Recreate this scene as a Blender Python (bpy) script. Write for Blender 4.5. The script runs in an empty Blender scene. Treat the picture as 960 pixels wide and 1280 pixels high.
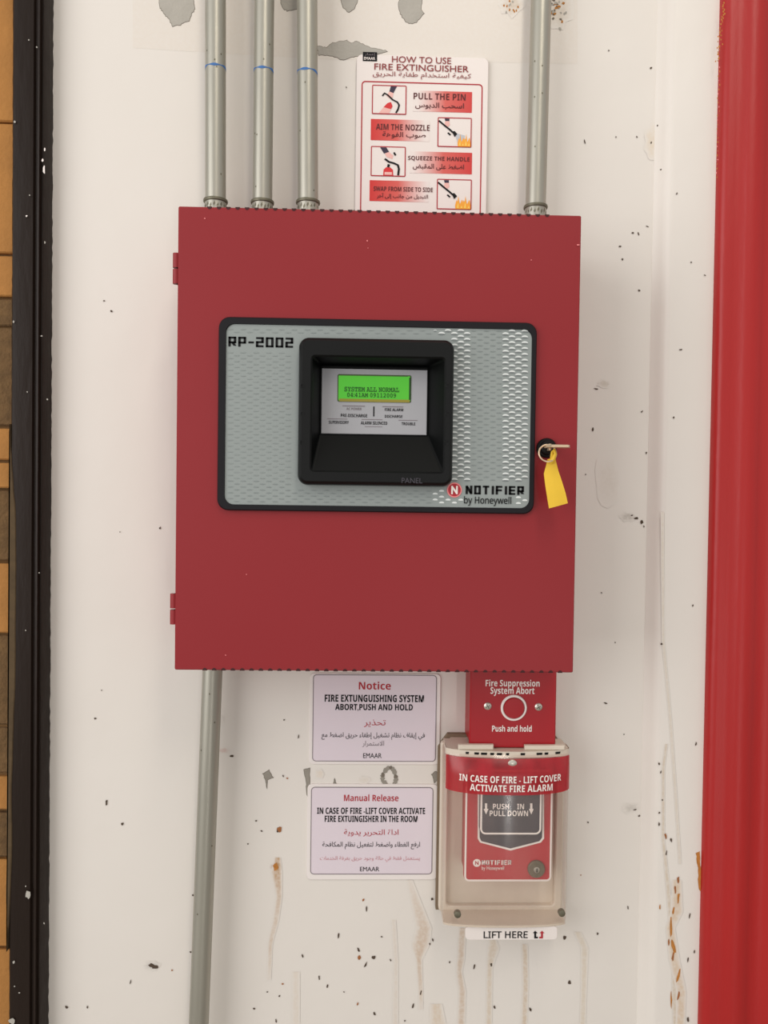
import bpy, bmesh, math, random
from mathutils import Vector

S = bpy.context.scene
COL = S.collection
random.seed(7)
PI = math.pi

# ------------------------------------------------------------------ camera, light, exposure
FPX = 1000.0                                  # focal length in pixels of a 960 x 1280 frame
CAM = Vector((-0.0149, -0.8404, 1.5 - 0.0488))
YAW, PITCH, ROLL = 0.0286, -0.0204, 0.0134

def cam_axes():
    cy, sy, cp, sp = math.cos(YAW), math.sin(YAW), math.cos(PITCH), math.sin(PITCH)
    f = Vector((sy * cp, cy * cp, sp)); r = Vector((cy, -sy, 0)); u = r.cross(f)
    c, s = math.cos(ROLL), math.sin(ROLL)
    return r * c + u * s, u * c - r * s, f
CR, CU, CF = cam_axes()

cd = bpy.data.cameras.new('camera')
cam = bpy.data.objects.new('camera', cd); COL.objects.link(cam)
from mathutils import Matrix
cam.matrix_world = Matrix(((CR.x, CU.x, -CF.x, CAM.x), (CR.y, CU.y, -CF.y, CAM.y), (CR.z, CU.z, -CF.z, CAM.z), (0, 0, 0, 1)))
cd.sensor_fit = 'VERTICAL'; cd.sensor_height = 24.0; cd.lens = 24.0 * FPX / 1280.0
cd.clip_start = 0.02; cd.clip_end = 100
S.camera = cam

w = bpy.data.worlds.new('world'); S.world = w; w.use_nodes = True
bg = w.node_tree.nodes['Background']
bg.inputs[0].default_value = (1.0, 0.978, 0.955, 1); bg.inputs[1].default_value = 0.60

def area(name, loc, target, size, sizey, power, color):
    l = bpy.data.lights.new(name, 'AREA'); l.shape = 'RECTANGLE'; l.size = size; l.size_y = sizey
    l.energy = power; l.color = color
    o = bpy.data.objects.new(name, l); COL.objects.link(o); o.location = loc
    o.rotation_euler = (Vector(target) - Vector(loc)).to_track_quat('-Z', 'Y').to_euler()
    return o
area('sky_opening', (-2.3, -2.0, 1.9), (0, 0, 1.45), 2.2, 2.4, 50, (1.0, 0.988, 0.98))
area('ceiling_lamp', (0.35, -1.35, 3.1), (0.1, 0, 1.5), 0.25, 1.2, 10, (1.0, 0.92, 0.80))

area('cover_streak_light', (0.62, -2.9, 0.55), (0.13, 0, 1.15), 0.12, 1.1, 5.5, (1.0, 0.98, 0.96))  # unseen strip light, added for the upright highlight on the clear cover

S.view_settings.view_transform = 'Standard'; S.view_settings.look = 'None'
S.view_settings.gamma = 1.0; S.view_settings.use_curve_mapping = False
S.view_settings.exposure = 0.0

# ------------------------------------------------------------------ measuring: photo pixel at depth d (metres in front of the wall) -> place on that plane
def at(px, py, d=0.0):
    v = CR * ((px - 480) / FPX) - CU * ((py - 640) / FPX) + CF
    t = (-d - CAM.y) / v.y
    p = CAM + v * t
    return p.x, p.z
def rect(x0, y0, x1, y1, d):
    xc, yc = (x0 + x1) / 2, (y0 + y1) / 2
    cx, cz = at(xc, yc, d)
    return cx, cz, at(x1, yc, d)[0] - at(x0, yc, d)[0], at(xc, y0, d)[1] - at(xc, y1, d)[1]
def poly_at(pts, d): return [at(x, y, d) for x, y in pts]
MMPX = lambda d: (-d - CAM.y) / FPX            # metres per pixel at depth d

# ------------------------------------------------------------------ materials
def lin(c):
    return tuple(((x / 255) / 12.92 if x / 255 <= 0.04045 else ((x / 255 + 0.055) / 1.055) ** 2.4) for x in c)
def rgba(c, k=1.0): return tuple(min(1, x * k) for x in lin(c)) + (1,)
GAIN = 1.12
def new_mat(name):
    m = bpy.data.materials.new(name); m.use_nodes = True
    return m, m.node_tree.nodes, m.node_tree.links, m.node_tree.nodes['Principled BSDF']
def paint(name, c, rough=0.5, metal=0.0, noise=0.06, nscale=40, bump=0.0, bscale=300, spec=0.5, coat=0.0, stretch=(1, 1, 1)):
    m, N, L, b = new_mat(name)
    base = rgba(c, GAIN)
    b.inputs['Roughness'].default_value = rough; b.inputs['Metallic'].default_value = metal
    b.inputs['Specular IOR Level'].default_value = spec; b.inputs['Coat Weight'].default_value = coat
    tc = N.new('ShaderNodeTexCoord'); mp = N.new('ShaderNodeMapping'); mp.inputs['Scale'].default_value = stretch
    L.new(tc.outputs['Object'], mp.inputs[0])
    nz = N.new('ShaderNodeTexNoise'); nz.inputs['Scale'].default_value = nscale; nz.inputs['Detail'].default_value = 5
    L.new(mp.outputs[0], nz.inputs['Vector'])
    mx = N.new('ShaderNodeMix'); mx.data_type = 'RGBA'
    mx.inputs['A'].default_value = tuple(x * (1 - noise) for x in base[:3]) + (1,)
    mx.inputs['B'].default_value = tuple(min(1, x * (1 + noise)) for x in base[:3]) + (1,)
    L.new(nz.outputs[0], mx.inputs['Factor']); L.new(mx.outputs['Result'], b.inputs['Base Color'])
    if bump:
        n2 = N.new('ShaderNodeTexNoise'); n2.inputs['Scale'].default_value = bscale; n2.inputs['Detail'].default_value = 4
        L.new(mp.outputs[0], n2.inputs['Vector'])
        bp = N.new('ShaderNodeBump'); bp.inputs['Strength'].default_value = bump; bp.inputs['Distance'].default_value = 0.002
        L.new(n2.outputs[0], bp.inputs['Height']); L.new(bp.outputs[0], b.inputs['Normal'])
    return m
M = {}
def wall_mat(name, c, c2):
    """painted plaster, with the stains carried on the attribute 'stain' (rgb + amount)"""
    m, N, L, b = new_mat(name)
    tc = N.new('ShaderNodeTexCoord')
    nz = N.new('ShaderNodeTexNoise'); nz.inputs['Scale'].default_value = 5; nz.inputs['Detail'].default_value = 6
    L.new(tc.outputs['Object'], nz.inputs['Vector'])
    mx = N.new('ShaderNodeMix'); mx.data_type = 'RGBA'
    mx.inputs['A'].default_value = rgba(c, GAIN); mx.inputs['B'].default_value = rgba(c2, GAIN)
    L.new(nz.outputs[0], mx.inputs['Factor'])
    att = N.new('ShaderNodeAttribute'); att.attribute_name = 'stain'
    n3 = N.new('ShaderNodeTexNoise'); n3.inputs['Scale'].default_value = 260; n3.inputs['Detail'].default_value = 3
    L.new(tc.outputs['Object'], n3.inputs['Vector'])
    mr = N.new('ShaderNodeMapRange'); mr.inputs['From Min'].default_value = 0.3; mr.inputs['From Max'].default_value = 0.6
    mr.inputs['To Min'].default_value = 0.45; mr.inputs['To Max'].default_value = 1.0
    L.new(n3.outputs[0], mr.inputs['Value'])
    mu = N.new('ShaderNodeMath'); mu.operation = 'MULTIPLY'
    L.new(att.outputs['Alpha'], mu.inputs[0]); L.new(mr.outputs[0], mu.inputs[1])
    m2 = N.new('ShaderNodeMix'); m2.data_type = 'RGBA'
    L.new(mu.outputs[0], m2.inputs['Factor']); L.new(mx.outputs['Result'], m2.inputs['A']); L.new(att.outputs['Color'], m2.inputs['B'])
    L.new(m2.outputs['Result'], b.inputs['Base Color'])
    b.inputs['Roughness'].default_value = 0.42
    n2 = N.new('ShaderNodeTexNoise'); n2.inputs['Scale'].default_value = 14; n2.inputs['Detail'].default_value = 5
    L.new(tc.outputs['Object'], n2.inputs['Vector'])
    bp = N.new('ShaderNodeBump'); bp.inputs['Strength'].default_value = 0.25; bp.inputs['Distance'].default_value = 0.004
    L.new(n2.outputs[0], bp.inputs['Height']); L.new(bp.outputs[0], b.inputs['Normal'])
    return m
M['wall'] = wall_mat('white_wall_paint', (220, 214, 207), (214, 207, 199))
M['plaster'] = paint('bare_plaster', (168, 163, 154), 0.9, noise=0.12, nscale=60, bump=0.3, bscale=400)
M['plaster_old'] = paint('old_bare_plaster', (142, 136, 126), 0.9, noise=0.15, nscale=200)
M['plaster_rim'] = paint('paint_edge', (112, 103, 92), 0.9)
M['speck'] = paint('dirt_speck', (76, 62, 50), 0.9)
M['rust'] = paint('rust_speck', (150, 95, 55), 0.9, noise=0.3, nscale=300)
M['ochre'] = paint('ochre_chip', (176, 116, 52), 0.9, noise=0.3, nscale=300)
M['red_panel'] = paint('red_panel_paint', (137, 33, 38), 0.45, spec=0.35, noise=0.03, nscale=12, bump=0.04, bscale=900)
M['dark_red'] = paint('dark_red_paint', (96, 20, 24), 0.5)
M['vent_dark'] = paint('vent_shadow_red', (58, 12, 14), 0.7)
M['red_frame'] = paint('red_gloss_paint', (163, 27, 26), 0.4, spec=0.45, noise=0.12, nscale=14, bump=0.15, bscale=160, stretch=(1, 1, 0.25))
M['red_plate'] = paint('red_plate_paint', (156, 12, 24), 0.38, noise=0.02, spec=0.35)
M['red_plastic'] = paint('red_plastic', (176, 36, 46), 0.35, noise=0.02)
M['black_frame'] = paint('black_brown_paint', (35, 26, 21), 0.42, spec=0.16, noise=0.3, nscale=14, bump=0.25, bscale=160, stretch=(1, 1, 0.2))
M['stone_a'] = paint('amber_stone', (166, 114, 56), 0.85, noise=0.2, nscale=30, bump=0.4, bscale=200)
M['stone_b'] = paint('brown_stone', (104, 78, 48), 0.95, noise=0.5, nscale=90, bump=0.8, bscale=260)
M['mortar'] = paint('dark_joint', (112, 82, 48), 0.95)
M['steel'] = paint('galvanised_steel', (163, 160, 149), 0.42, metal=0.7, noise=0.10, nscale=60, bump=0.06, bscale=300, stretch=(1, 1, 0.15))
M['steel_dark'] = paint('dull_zinc', (108, 104, 88), 0.5, metal=0.6, noise=0.3, nscale=300)
M['steel_bright'] = paint('bright_steel', (205, 200, 188), 0.3, metal=0.8)
M['blue_ink'] = paint('blue_marker', (56, 104, 164), 0.6, noise=0.4, nscale=250)
M['grey_face'] = paint('grey_overlay', (140, 147, 145), 0.4, noise=0.03, nscale=20)
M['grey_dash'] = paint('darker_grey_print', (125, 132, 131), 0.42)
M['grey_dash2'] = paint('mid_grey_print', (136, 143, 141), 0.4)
M['grey_dash3'] = paint('grey_arc_edge', (112, 118, 118), 0.5)
M['silver'] = paint('silver_arc', (214, 218, 216), 0.3, metal=0.0)
M['black_trim'] = paint('black_trim', (20, 18, 22), 0.45, spec=0.25)
M['black_plastic'] = paint('black_plastic', (9, 10, 10), 0.36, spec=0.28, noise=0.05, bump=0.05, bscale=1500)
M['black_matte'] = paint('matt_black_plastic', (5, 6, 6), 0.5, spec=0.15)
M['ink'] = paint('black_ink', (17, 16, 18), 0.6, spec=0.2)
M['ink_red'] = paint('red_ink', (168, 28, 42), 0.6)
M['ink_maroon'] = paint('maroon_ink', (132, 32, 34), 0.6)
M['ink_dark_red'] = paint('dark_maroon_ink', (84, 20, 24), 0.6)
M['ink_grey'] = paint('grey_ink', (118, 108, 112), 0.6)
M['ink_pink'] = paint('pale_red_ink', (196, 140, 146), 0.6)
M['logo_pink'] = paint('pink_logo_ink', (226, 130, 130), 0.5)
M['logo_white'] = paint('white_ink', (232, 222, 216), 0.5)
M['white_sheet'] = paint('white_board', (224, 215, 210), 0.35, noise=0.01)
M['notice'] = paint('laminated_paper', (215, 203, 210), 0.22, noise=0.02, spec=0.6)
M['laminate'] = paint('laminate_margin', (226, 218, 214), 0.2, noise=0.01, spec=0.6)
M['display'] = paint('silver_grey_display', (160, 160, 164), 0.45, noise=0.02)
M['yellow'] = paint('yellow_tag', (226, 184, 48), 0.55, noise=0.08, nscale=120)
M['brass'] = paint('nickel_key', (214, 190, 160), 0.3, metal=0.6)
M['beige'] = paint('aged_beige_plastic', (208, 196, 180), 0.45, noise=0.1, nscale=30)
M['gasket'] = paint('grimy_gasket', (126, 108, 88), 0.8, noise=0.3, nscale=80)
M['handle_grey'] = paint('dark_grey_plastic', (62, 58, 66), 0.35)
M['edge_band'] = paint('brown_edge_band', (78, 62, 40), 0.9, noise=0.4, nscale=120)
M['floor'] = paint('concrete_floor', (150, 145, 136), 0.8, noise=0.1, nscale=6)
M['hand'] = paint('printed_skin', (226, 176, 168), 0.6)
M['sleeve'] = paint('printed_sleeve', (44, 36, 58), 0.6)
M['ext_red'] = paint('printed_red', (200, 34, 38), 0.5)
M['flame'] = paint('printed_orange', (236, 160, 44), 0.5)
M['flame_y'] = paint('printed_yellow', (244, 206, 92), 0.5)
M['spray'] = paint('printed_spray', (184, 186, 192), 0.5)

def lcd_mat():
    m, N, L, b = new_mat('lit_green_lcd')
    tc = N.new('ShaderNodeTexCoord'); nz = N.new('ShaderNodeTexNoise'); nz.inputs['Scale'].default_value = 30
    L.new(tc.outputs['Object'], nz.inputs['Vector'])
    mx = N.new('ShaderNodeMix'); mx.data_type = 'RGBA'
    mx.inputs['A'].default_value = rgba((92, 200, 30)); mx.inputs['B'].default_value = rgba((52, 186, 48))
    L.new(nz.outputs[0], mx.inputs['Factor']); L.new(mx.outputs['Result'], b.inputs['Emission Color'])
    b.inputs['Emission Strength'].default_value = 0.58
    b.inputs['Base Color'].default_value = rgba((60, 120, 40)); b.inputs['Roughness'].default_value = 0.3
    return m
M['lcd'] = lcd_mat()
M['lcd_edge'] = paint('lcd_rim', (66, 88, 44), 0.5)
M['lcd_glow'] = paint('lcd_lower_rim', (140, 130, 42), 0.5)
M['lcd_ink'] = paint('lcd_segments', (14, 70, 12), 0.6)

def banner_mat(name, flip):
    m, N, L, b = new_mat(name)
    tc = N.new('ShaderNodeTexCoord'); sp = N.new('ShaderNodeSeparateXYZ'); L.new(tc.outputs['Generated'], sp.inputs[0])
    cr = N.new('ShaderNodeValToRGB')
    e = cr.color_ramp.elements
    wht, red = rgba((224, 213, 208), GAIN), rgba((196, 36, 34), GAIN)
    mid = rgba((204, 86, 78), GAIN)
    if flip:
        e[0].position = 0.0; e[0].color = red; e[1].position = 0.92; e[1].color = wht
        q = cr.color_ramp.elements.new(0.45); q.color = mid
    else:
        e[0].position = 0.08; e[0].color = wht; e[1].position = 1.0; e[1].color = red
        q = cr.color_ramp.elements.new(0.55); q.color = mid
    L.new(sp.outputs['X'], cr.inputs[0]); L.new(cr.outputs[0], b.inputs['Base Color']); b.inputs['Roughness'].default_value = 0.4
    return m
M['banner_r'] = banner_mat('red_fade_print', False)
M['banner_l'] = banner_mat('red_fade_print_mirrored', True)

def clear_mat(name, tint, haze, hazecol, rough):
    m = bpy.data.materials.new(name); m.use_nodes = True
    N, L = m.node_tree.nodes, m.node_tree.links; N.clear()
    out = N.new('ShaderNodeOutputMaterial')
    tr = N.new('ShaderNodeBsdfTransparent'); tr.inputs[0].default_value = tint
    df = N.new('ShaderNodeBsdfDiffuse'); df.inputs[0].default_value = hazecol
    tl = N.new('ShaderNodeBsdfTranslucent'); tl.inputs[0].default_value = hazecol
    gl = N.new('ShaderNodeBsdfGlossy'); gl.inputs['Roughness'].default_value = rough
    lw = N.new('ShaderNodeLayerWeight'); lw.inputs[0].default_value = 0.5
    pw = N.new('ShaderNodeMath'); pw.operation = 'POWER'; pw.inputs[1].default_value = 4.0; L.new(lw.outputs['Facing'], pw.inputs[0])
    fr = N.new('ShaderNodeMath'); fr.operation = 'MULTIPLY_ADD'; fr.inputs[1].default_value = 0.45; fr.inputs[2].default_value = 0.045; L.new(pw.outputs[0], fr.inputs[0])
    tc = N.new('ShaderNodeTexCoord'); nz = N.new('ShaderNodeTexNoise'); nz.inputs['Scale'].default_value = 45; nz.inputs['Detail'].default_value = 5
    mp = N.new('ShaderNodeMapping'); mp.inputs['Scale'].default_value = (1, 1, 0.3)
    L.new(tc.outputs['Object'], mp.inputs[0]); L.new(mp.outputs[0], nz.inputs['Vector'])
    mr = N.new('ShaderNodeMapRange'); mr.inputs['From Min'].default_value = 0.3; mr.inputs['From Max'].default_value = 0.7
    mr.inputs['To Min'].default_value = haze * 0.6; mr.inputs['To Max'].default_value = haze * 1.4
    L.new(nz.outputs[0], mr.inputs['Value'])
    a = N.new('ShaderNodeMixShader'); a.inputs[0].default_value = 0.5
    L.new(df.outputs[0], a.inputs[1]); L.new(tl.outputs[0], a.inputs[2])
    b = N.new('ShaderNodeMixShader'); L.new(mr.outputs[0], b.inputs[0]); L.new(tr.outputs[0], b.inputs[1]); L.new(a.outputs[0], b.inputs[2])
    c = N.new('ShaderNodeMixShader'); L.new(fr.outputs[0], c.inputs[0]); L.new(b.outputs[0], c.inputs[1]); L.new(gl.outputs[0], c.inputs[2])
    L.new(c.outputs[0], out.inputs[0])
    return m
M['clear'] = clear_mat('clear_polycarbonate', (0.985, 0.975, 0.965, 1), 0.12, rgba((226, 210, 196), GAIN), 0.13)
M['label_film'] = clear_mat('red_label_film', (0.9, 0.3, 0.3, 1), 0.8, rgba((204, 40, 54), GAIN), 0.3)

# ------------------------------------------------------------------ mesh building
class MB:
    def __init__(self, *mats):
        self.v, self.f, self.c, self.m = [], [], [], list(mats)
    def mi(self, m):
        if m not in self.m: self.m.append(m)
        return self.m.index(m)
    def add(self, pts, faces, m, cols=None):
        b = len(self.v); self.v += [tuple(p) for p in pts]
        self.c += cols if cols else [(0, 0, 0, 0)] * len(pts)
        k = self.mi(m)
        self.f += [(tuple(b + i for i in f), k) for f in faces]
    def loft(self, loops, m, first=False, last=True, closed=True):
        n = len(loops[0]); pts = [p for l in loops for p in l]; fs = []
        for j in range(len(loops) - 1):
            for i in range(n if closed else n - 1):
                a, b_ = j * n + i, j * n + (i + 1) % n
                fs.append((a, b_, b_ + n, a + n))
        if first: fs.append(tuple(reversed(range(n))))
        if last: fs.append(tuple(range((len(loops) - 1) * n, len(loops) * n)))
        self.add(pts, fs, m)
    def prism(self, poly, d0, d1, m, bev=0.0):
        """outline in the wall plane (x, z), from depth d0 out to depth d1"""
        if area2(poly) < 0: poly = poly[::-1]
        lo = [[(x, -d0, z) for x, z in poly]]
        if bev:
            lo.append([(x, -d1 + bev, z) for x, z in poly])
            lo.append([(x, -d1, z) for x, z in inset(poly, bev)])
        else: lo.append([(x, -d1, z) for x, z in poly])
        self.loft(lo, m, first=True)
    def flat(self, poly, d, m, cols=None):
        if area2(poly) < 0: poly = poly[::-1]
        self.add([(x, -d, z) for x, z in poly], [tuple(range(len(poly)))], m, cols)
    def ring(self, outer, inner, d0, d1, m, bev=0.0):
        lo = [[(x, -d0, z) for x, z in outer], [(x, -d1 + bev, z) for x, z in outer]]
        if bev: lo.append([(x, -d1, z) for x, z in inset(outer, bev)])
        if bev: lo.append([(x, -d1, z) for x, z in inset(inner, -bev)])
        lo.append([(x, -d1 + bev, z) for x, z in inner]); lo.append([(x, -d0, z) for x, z in inner])
        lo.append(lo[0])
        self.loft(lo, m, last=False)
    def box(self, x0, x1, d0, d1, z0, z1, m, bev=0.0):
        self.prism([(x0, z0), (x1, z0), (x1, z1), (x0, z1)], d0, d1, m, bev)
    def tube(self, path, r, m, n=16, caps=True):
        path = [Vector(p) for p in path]; lo = []
        rs = r if isinstance(r, list) else [r] * len(path)
        up = None
        for i, p in enumerate(path):
            t = (path[min(i + 1, len(path) - 1)] - path[max(i - 1, 0)]).normalized()
            if up is None: up = t.orthogonal().normalized()
            up = (up - t * up.dot(t)).normalized(); s = t.cross(up)
            lo.append([p + (up * math.cos(2 * PI * k / n) + s * math.sin(2 * PI * k / n)) * rs[i] for k in range(n)])
        self.loft(lo, m, first=caps, last=caps)
    def torus(self, c, ax1, ax2, R, r, m, n=32, k=8):
        c, a, b = Vector(c), Vector(ax1).normalized(), Vector(ax2).normalized(); nn = a.cross(b); lo = []
        for i in range(n + 1):
            t = 2 * PI * i / n; e = a * math.cos(t) + b * math.sin(t)
            lo.append([c + e * (R + r * math.cos(2 * PI * j / k)) + nn * r * math.sin(2 * PI * j / k) for j in range(k)])
        self.loft(lo, m, last=False)
    def disc(self, cx, cz, prof, m, n=28, sx=1.0):
        """turned shape facing the viewer: prof = [(radius, depth), ...]"""
        lo = [[(cx + sx * r * math.cos(2 * PI * i / n), -d, cz + r * math.sin(2 * PI * i / n)) for i in range(n)] for r, d in prof]
        self.loft(lo, m)
    def text(self, s, cx, cz, w_, h_, d, m, bold=0.02, warp=None, lead=1.0):
        """printed words fitted into a w_ x h_ box centred at (cx, cz) on the plane d"""
        c = bpy.data.curves.new('words', 'FONT'); c.body = s; c.offset = bold; c.align_x = 'CENTER'; c.resolution_u = 3; c.space_line = lead
        o = bpy.data.objects.new('words', c); COL.objects.link(o)
        me = bpy.data.meshes.new_from_object(o.evaluated_get(bpy.context.evaluated_depsgraph_get()))
        bpy.data.objects.remove(o); bpy.data.curves.remove(c)
        xs = [v.co.x for v in me.vertices]; ys = [v.co.y for v in me.vertices]
        if xs:
            x0, x1, y0, y1 = min(xs), max(xs), min(ys), max(ys)
            pts = []
            for v in me.vertices:
                x = cx + ((v.co.x - x0) / (x1 - x0) - 0.5) * w_; z = cz + ((v.co.y - y0) / (y1 - y0) - 0.5) * h_
                pts.append(warp(x, z) if warp else (x, -d, z))
            self.add(pts, [tuple(p.vertices) for p in me.polygons], m)
        bpy.data.meshes.remove(me)
    def words(self, s, x0, y0, x1, y1, d, m, bold=0.02, warp=None, up=0.0004):
        cx, cz, w_, h_ = rect(x0, y0, x1, y1, d)
        self.text(s, cx, cz, w_, h_, d + up, m, bold, warp)
    def build(self, name, parent=None, root=None, smooth=35, recalc=True):
        me = bpy.data.meshes.new(name)
        off = Vector(root) if root is not None else Vector((0, 0, 0))
        me.from_pydata([tuple(Vector(p) - off) for p in self.v], [], [f for f, k in self.f])
        for mt in self.m: me.materials.append(M[mt])
        for p, (f, k) in zip(me.polygons, self.f): p.material_index = k
        if any(c[3] for c in self.c):
            a = me.color_attributes.new('stain', 'FLOAT_COLOR', 'POINT')
            for i, c in enumerate(self.c): a.data[i].color = c
        if recalc:
            bm = bmesh.new(); bm.from_mesh(me)
            bmesh.ops.recalc_face_normals(bm, faces=bm.faces); bm.to_mesh(me); bm.free()
        me.shade_smooth(); me.set_sharp_from_angle(angle=math.radians(smooth))
        o = bpy.data.objects.new(name, me); COL.objects.link(o)
        if parent: o.parent = parent
        return o
def area2(p): return sum(p[i][0] * p[(i + 1) % len(p)][1] - p[(i + 1) % len(p)][0] * p[i][1] for i in range(len(p)))
def inset(poly, t):
    n = len(poly); out = []; s = 1 if area2(poly) > 0 else -1
    for i in range(n):
        a, b, c = Vector(poly[i - 1]), Vector(poly[i]), Vector(poly[(i + 1) % n])
        e1, e2 = (b - a), (c - b)
        e1 = e1.normalized() if e1.length > 1e-9 else e2.normalized(); e2 = e2.normalized() if e2.length > 1e-9 else e1
        n1, n2 = Vector((-e1.y, e1.x)) * s, Vector((-e2.y, e2.x)) * s
        q = n1 + n2; q = q / max(0.3, q.dot(n1)) if q.length > 1e-6 else n1
        out.append(tuple(b + q * t))
    return out
def rrect(cx, cz, w_, h_, r, n=6):
    pts = []
    for (sx, sz, a0) in ((1, -1, -PI / 2), (1, 1, 0), (-1, 1, PI / 2), (-1, -1, PI)):
        for i in range(n + 1):
            a = a0 + PI / 2 * i / n
            pts.append((cx + sx * (w_ / 2 - r) + r * math.cos(a), cz + sz * (h_ / 2 - r) + r * math.sin(a)))
    return pts
def loop(poly, d): return [(x, -d, z) for x, z in poly]
def rough_poly(pts, amp, sub=5):
    out = []; n = len(pts)
    for i in range(n):
        a, b = Vector(pts[i]), Vector(pts[(i + 1) % n])
        for k in range(sub):
            p = a.lerp(b, k / sub); out.append((p.x + random.uniform(-amp, amp), p.y + random.uniform(-amp, amp)))
    return out
def thing(name, label, cat, loc, group=None):
    o = bpy.data.objects.new(name, None); o.empty_display_size = 0.05; COL.objects.link(o); o.location = loc
    tag(o, label, cat, group); return o
def tag(o, label, cat, group=None):
    o['label'] = label; o['category'] = cat
    if group: o['group'] = group
def structure(o): o['kind'] = 'structure'; return o

# Arabic lettering: joined letter shapes, written from the reading end
AR = {}
for ch, base, n in (('ا', 0xFE8D, 2), ('ب', 0xFE8F, 4), ('ة', 0xFE93, 2), ('ت', 0xFE95, 4), ('ث', 0xFE99, 4), ('ج', 0xFE9D, 4), ('ح', 0xFEA1, 4), ('خ', 0xFEA5, 4), ('د', 0xFEA9, 2), ('ذ', 0xFEAB, 2), ('ر', 0xFEAD, 2), ('ز', 0xFEAF, 2), ('س', 0xFEB1, 4), ('ش', 0xFEB5, 4), ('ص', 0xFEB9, 4), ('ض', 0xFEBD, 4), ('ط', 0xFEC1, 4), ('ظ', 0xFEC5, 4), ('ع', 0xFEC9, 4), ('غ', 0xFECD, 4), ('ف', 0xFED1, 4), ('ق', 0xFED5, 4), ('ك', 0xFED9, 4), ('ل', 0xFEDD, 4), ('م', 0xFEE1, 4), ('ن', 0xFEE5, 4), ('ه', 0xFEE9, 4), ('و', 0xFEED, 2), ('ى', 0xFEEF, 2), ('ي', 0xFEF1, 4), ('ء', 0xFE80, 1), ('أ', 0xFE83, 2), ('إ', 0xFE87, 2), ('آ', 0xFE81, 2), ('\u0001', 0xFEFB, 2)):
    AR[ch] = (base, n)
def arabic(s):
    s = s.replace('لا', '\u0001'); out = []
    for i, ch in enumerate(s):
        if ch not in AR: out.append(ch); continue
        base, n = AR[ch]
        prev = i > 0 and s[i - 1] in AR and AR[s[i - 1]][1] == 4 and n > 1
        nxt = n == 4 and i + 1 < len(s) and s[i + 1] in AR and AR[s[i + 1]][1] > 1
        out.append(chr(base + (3 if prev and nxt else 2 if nxt else 1 if prev else 0)))
    return ''.join(reversed(out))

def sans(t, kind='bold'):
    up, lo_, dg = {'bold': (0x1D5D4, 0x1D5EE, 0x1D7EC), 'plain': (0x1D5A0, 0x1D5BA, 0x1D7E2), 'mono': (0x1D670, 0x1D68A, 0x1D7F6)}[kind]
    return ''.join(chr(up + ord(c) - 65) if 'A' <= c <= 'Z' else chr(lo_ + ord(c) - 97) if 'a' <= c <= 'z' else chr(dg + ord(c) - 48) if '0' <= c <= '9' else c for c in t)
BLOCK = {'R': [((0, 0), (0, 1)), ((0, 1), (1, 1)), ((1, 1), (1, .42)), ((0, .42), (1, .42)), ((.5, .42), (1, 0))], 'P': [((0, 0), (0, 1)), ((0, 1), (1, 1)), ((1, 1), (1, .4)), ((0, .4), (1, .4))], '-': [((.05, .45), (.95, .45))],
         '2': [((0, 1), (1, 1)), ((1, 1), (1, .5)), ((0, .5), (1, .5)), ((0, .5), (0, 0)), ((0, 0), (1, 0))], '0': [((0, 0), (0, 1)), ((0, 1), (1, 1)), ((1, 1), (1, 0)), ((0, 0), (1, 0))],
         'N': [((0, 0), (0, 1)), ((0, 1), (1, 0)), ((1, 0), (1, 1))], 'O': [((0, 0), (0, 1)), ((0, 1), (1, 1)), ((1, 1), (1, 0)), ((0, 0), (1, 0))], 'T': [((0, 1), (1, 1)), ((.5, 0), (.5, 1))], 'I': [((.5, 0), (.5, 1))],
         'F': [((0, 0), (0, 1)), ((0, 1), (1, 1)), ((0, .5), (.9, .5))], 'E': [((0, 0), (0, 1)), ((0, 1), (1, 1)), ((0, .5), (.92, .5)), ((0, 0), (1, 0))]}
def block_words(mb, t, box, d, m, tv=0.24, th=0.19):
    """wide square lettering: strokes on a grid; tv / th = upright / level stroke width in letter heights"""
    cx, cz, w_, h_ = rect(*box, d)
    adv = [0.55 if c == 'I' else 0.8 if c == '-' else 1.0 for c in t]; tot = sum(adv); x = cx - w_ / 2
    for c, a in zip(t, adv):
        cell = w_ * a / tot; gw = cell * 0.80 - tv * h_; gh = h_ * (1 - th); ox = x + tv * h_ / 2; oz = cz - gh / 2
        for (a0, b0), (a1, b1) in BLOCK[c]:
            p, q = Vector((ox + a0 * gw, oz + b0 * gh)), Vector((ox + a1 * gw, oz + b1 * gh))
            if b0 == b1: e = Vector((0, th * h_ / 2)); k = Vector((tv * h_ * 0.42, 0))
            elif a0 == a1: e = Vector((tv * h_ / 2, 0)); k = Vector((0, th * h_ * 0.42))
            else: e = Vector((tv * h_ * 0.6, 0)); k = Vector((0, 0))
            if k.x and p.x > q.x or k.y and p.y > q.y: k = -k
            mb.flat([tuple(p - k - e), tuple(q + k - e), tuple(q + k + e), tuple(p - k + e)], d + 0.0003, m)
        x += cell

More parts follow.
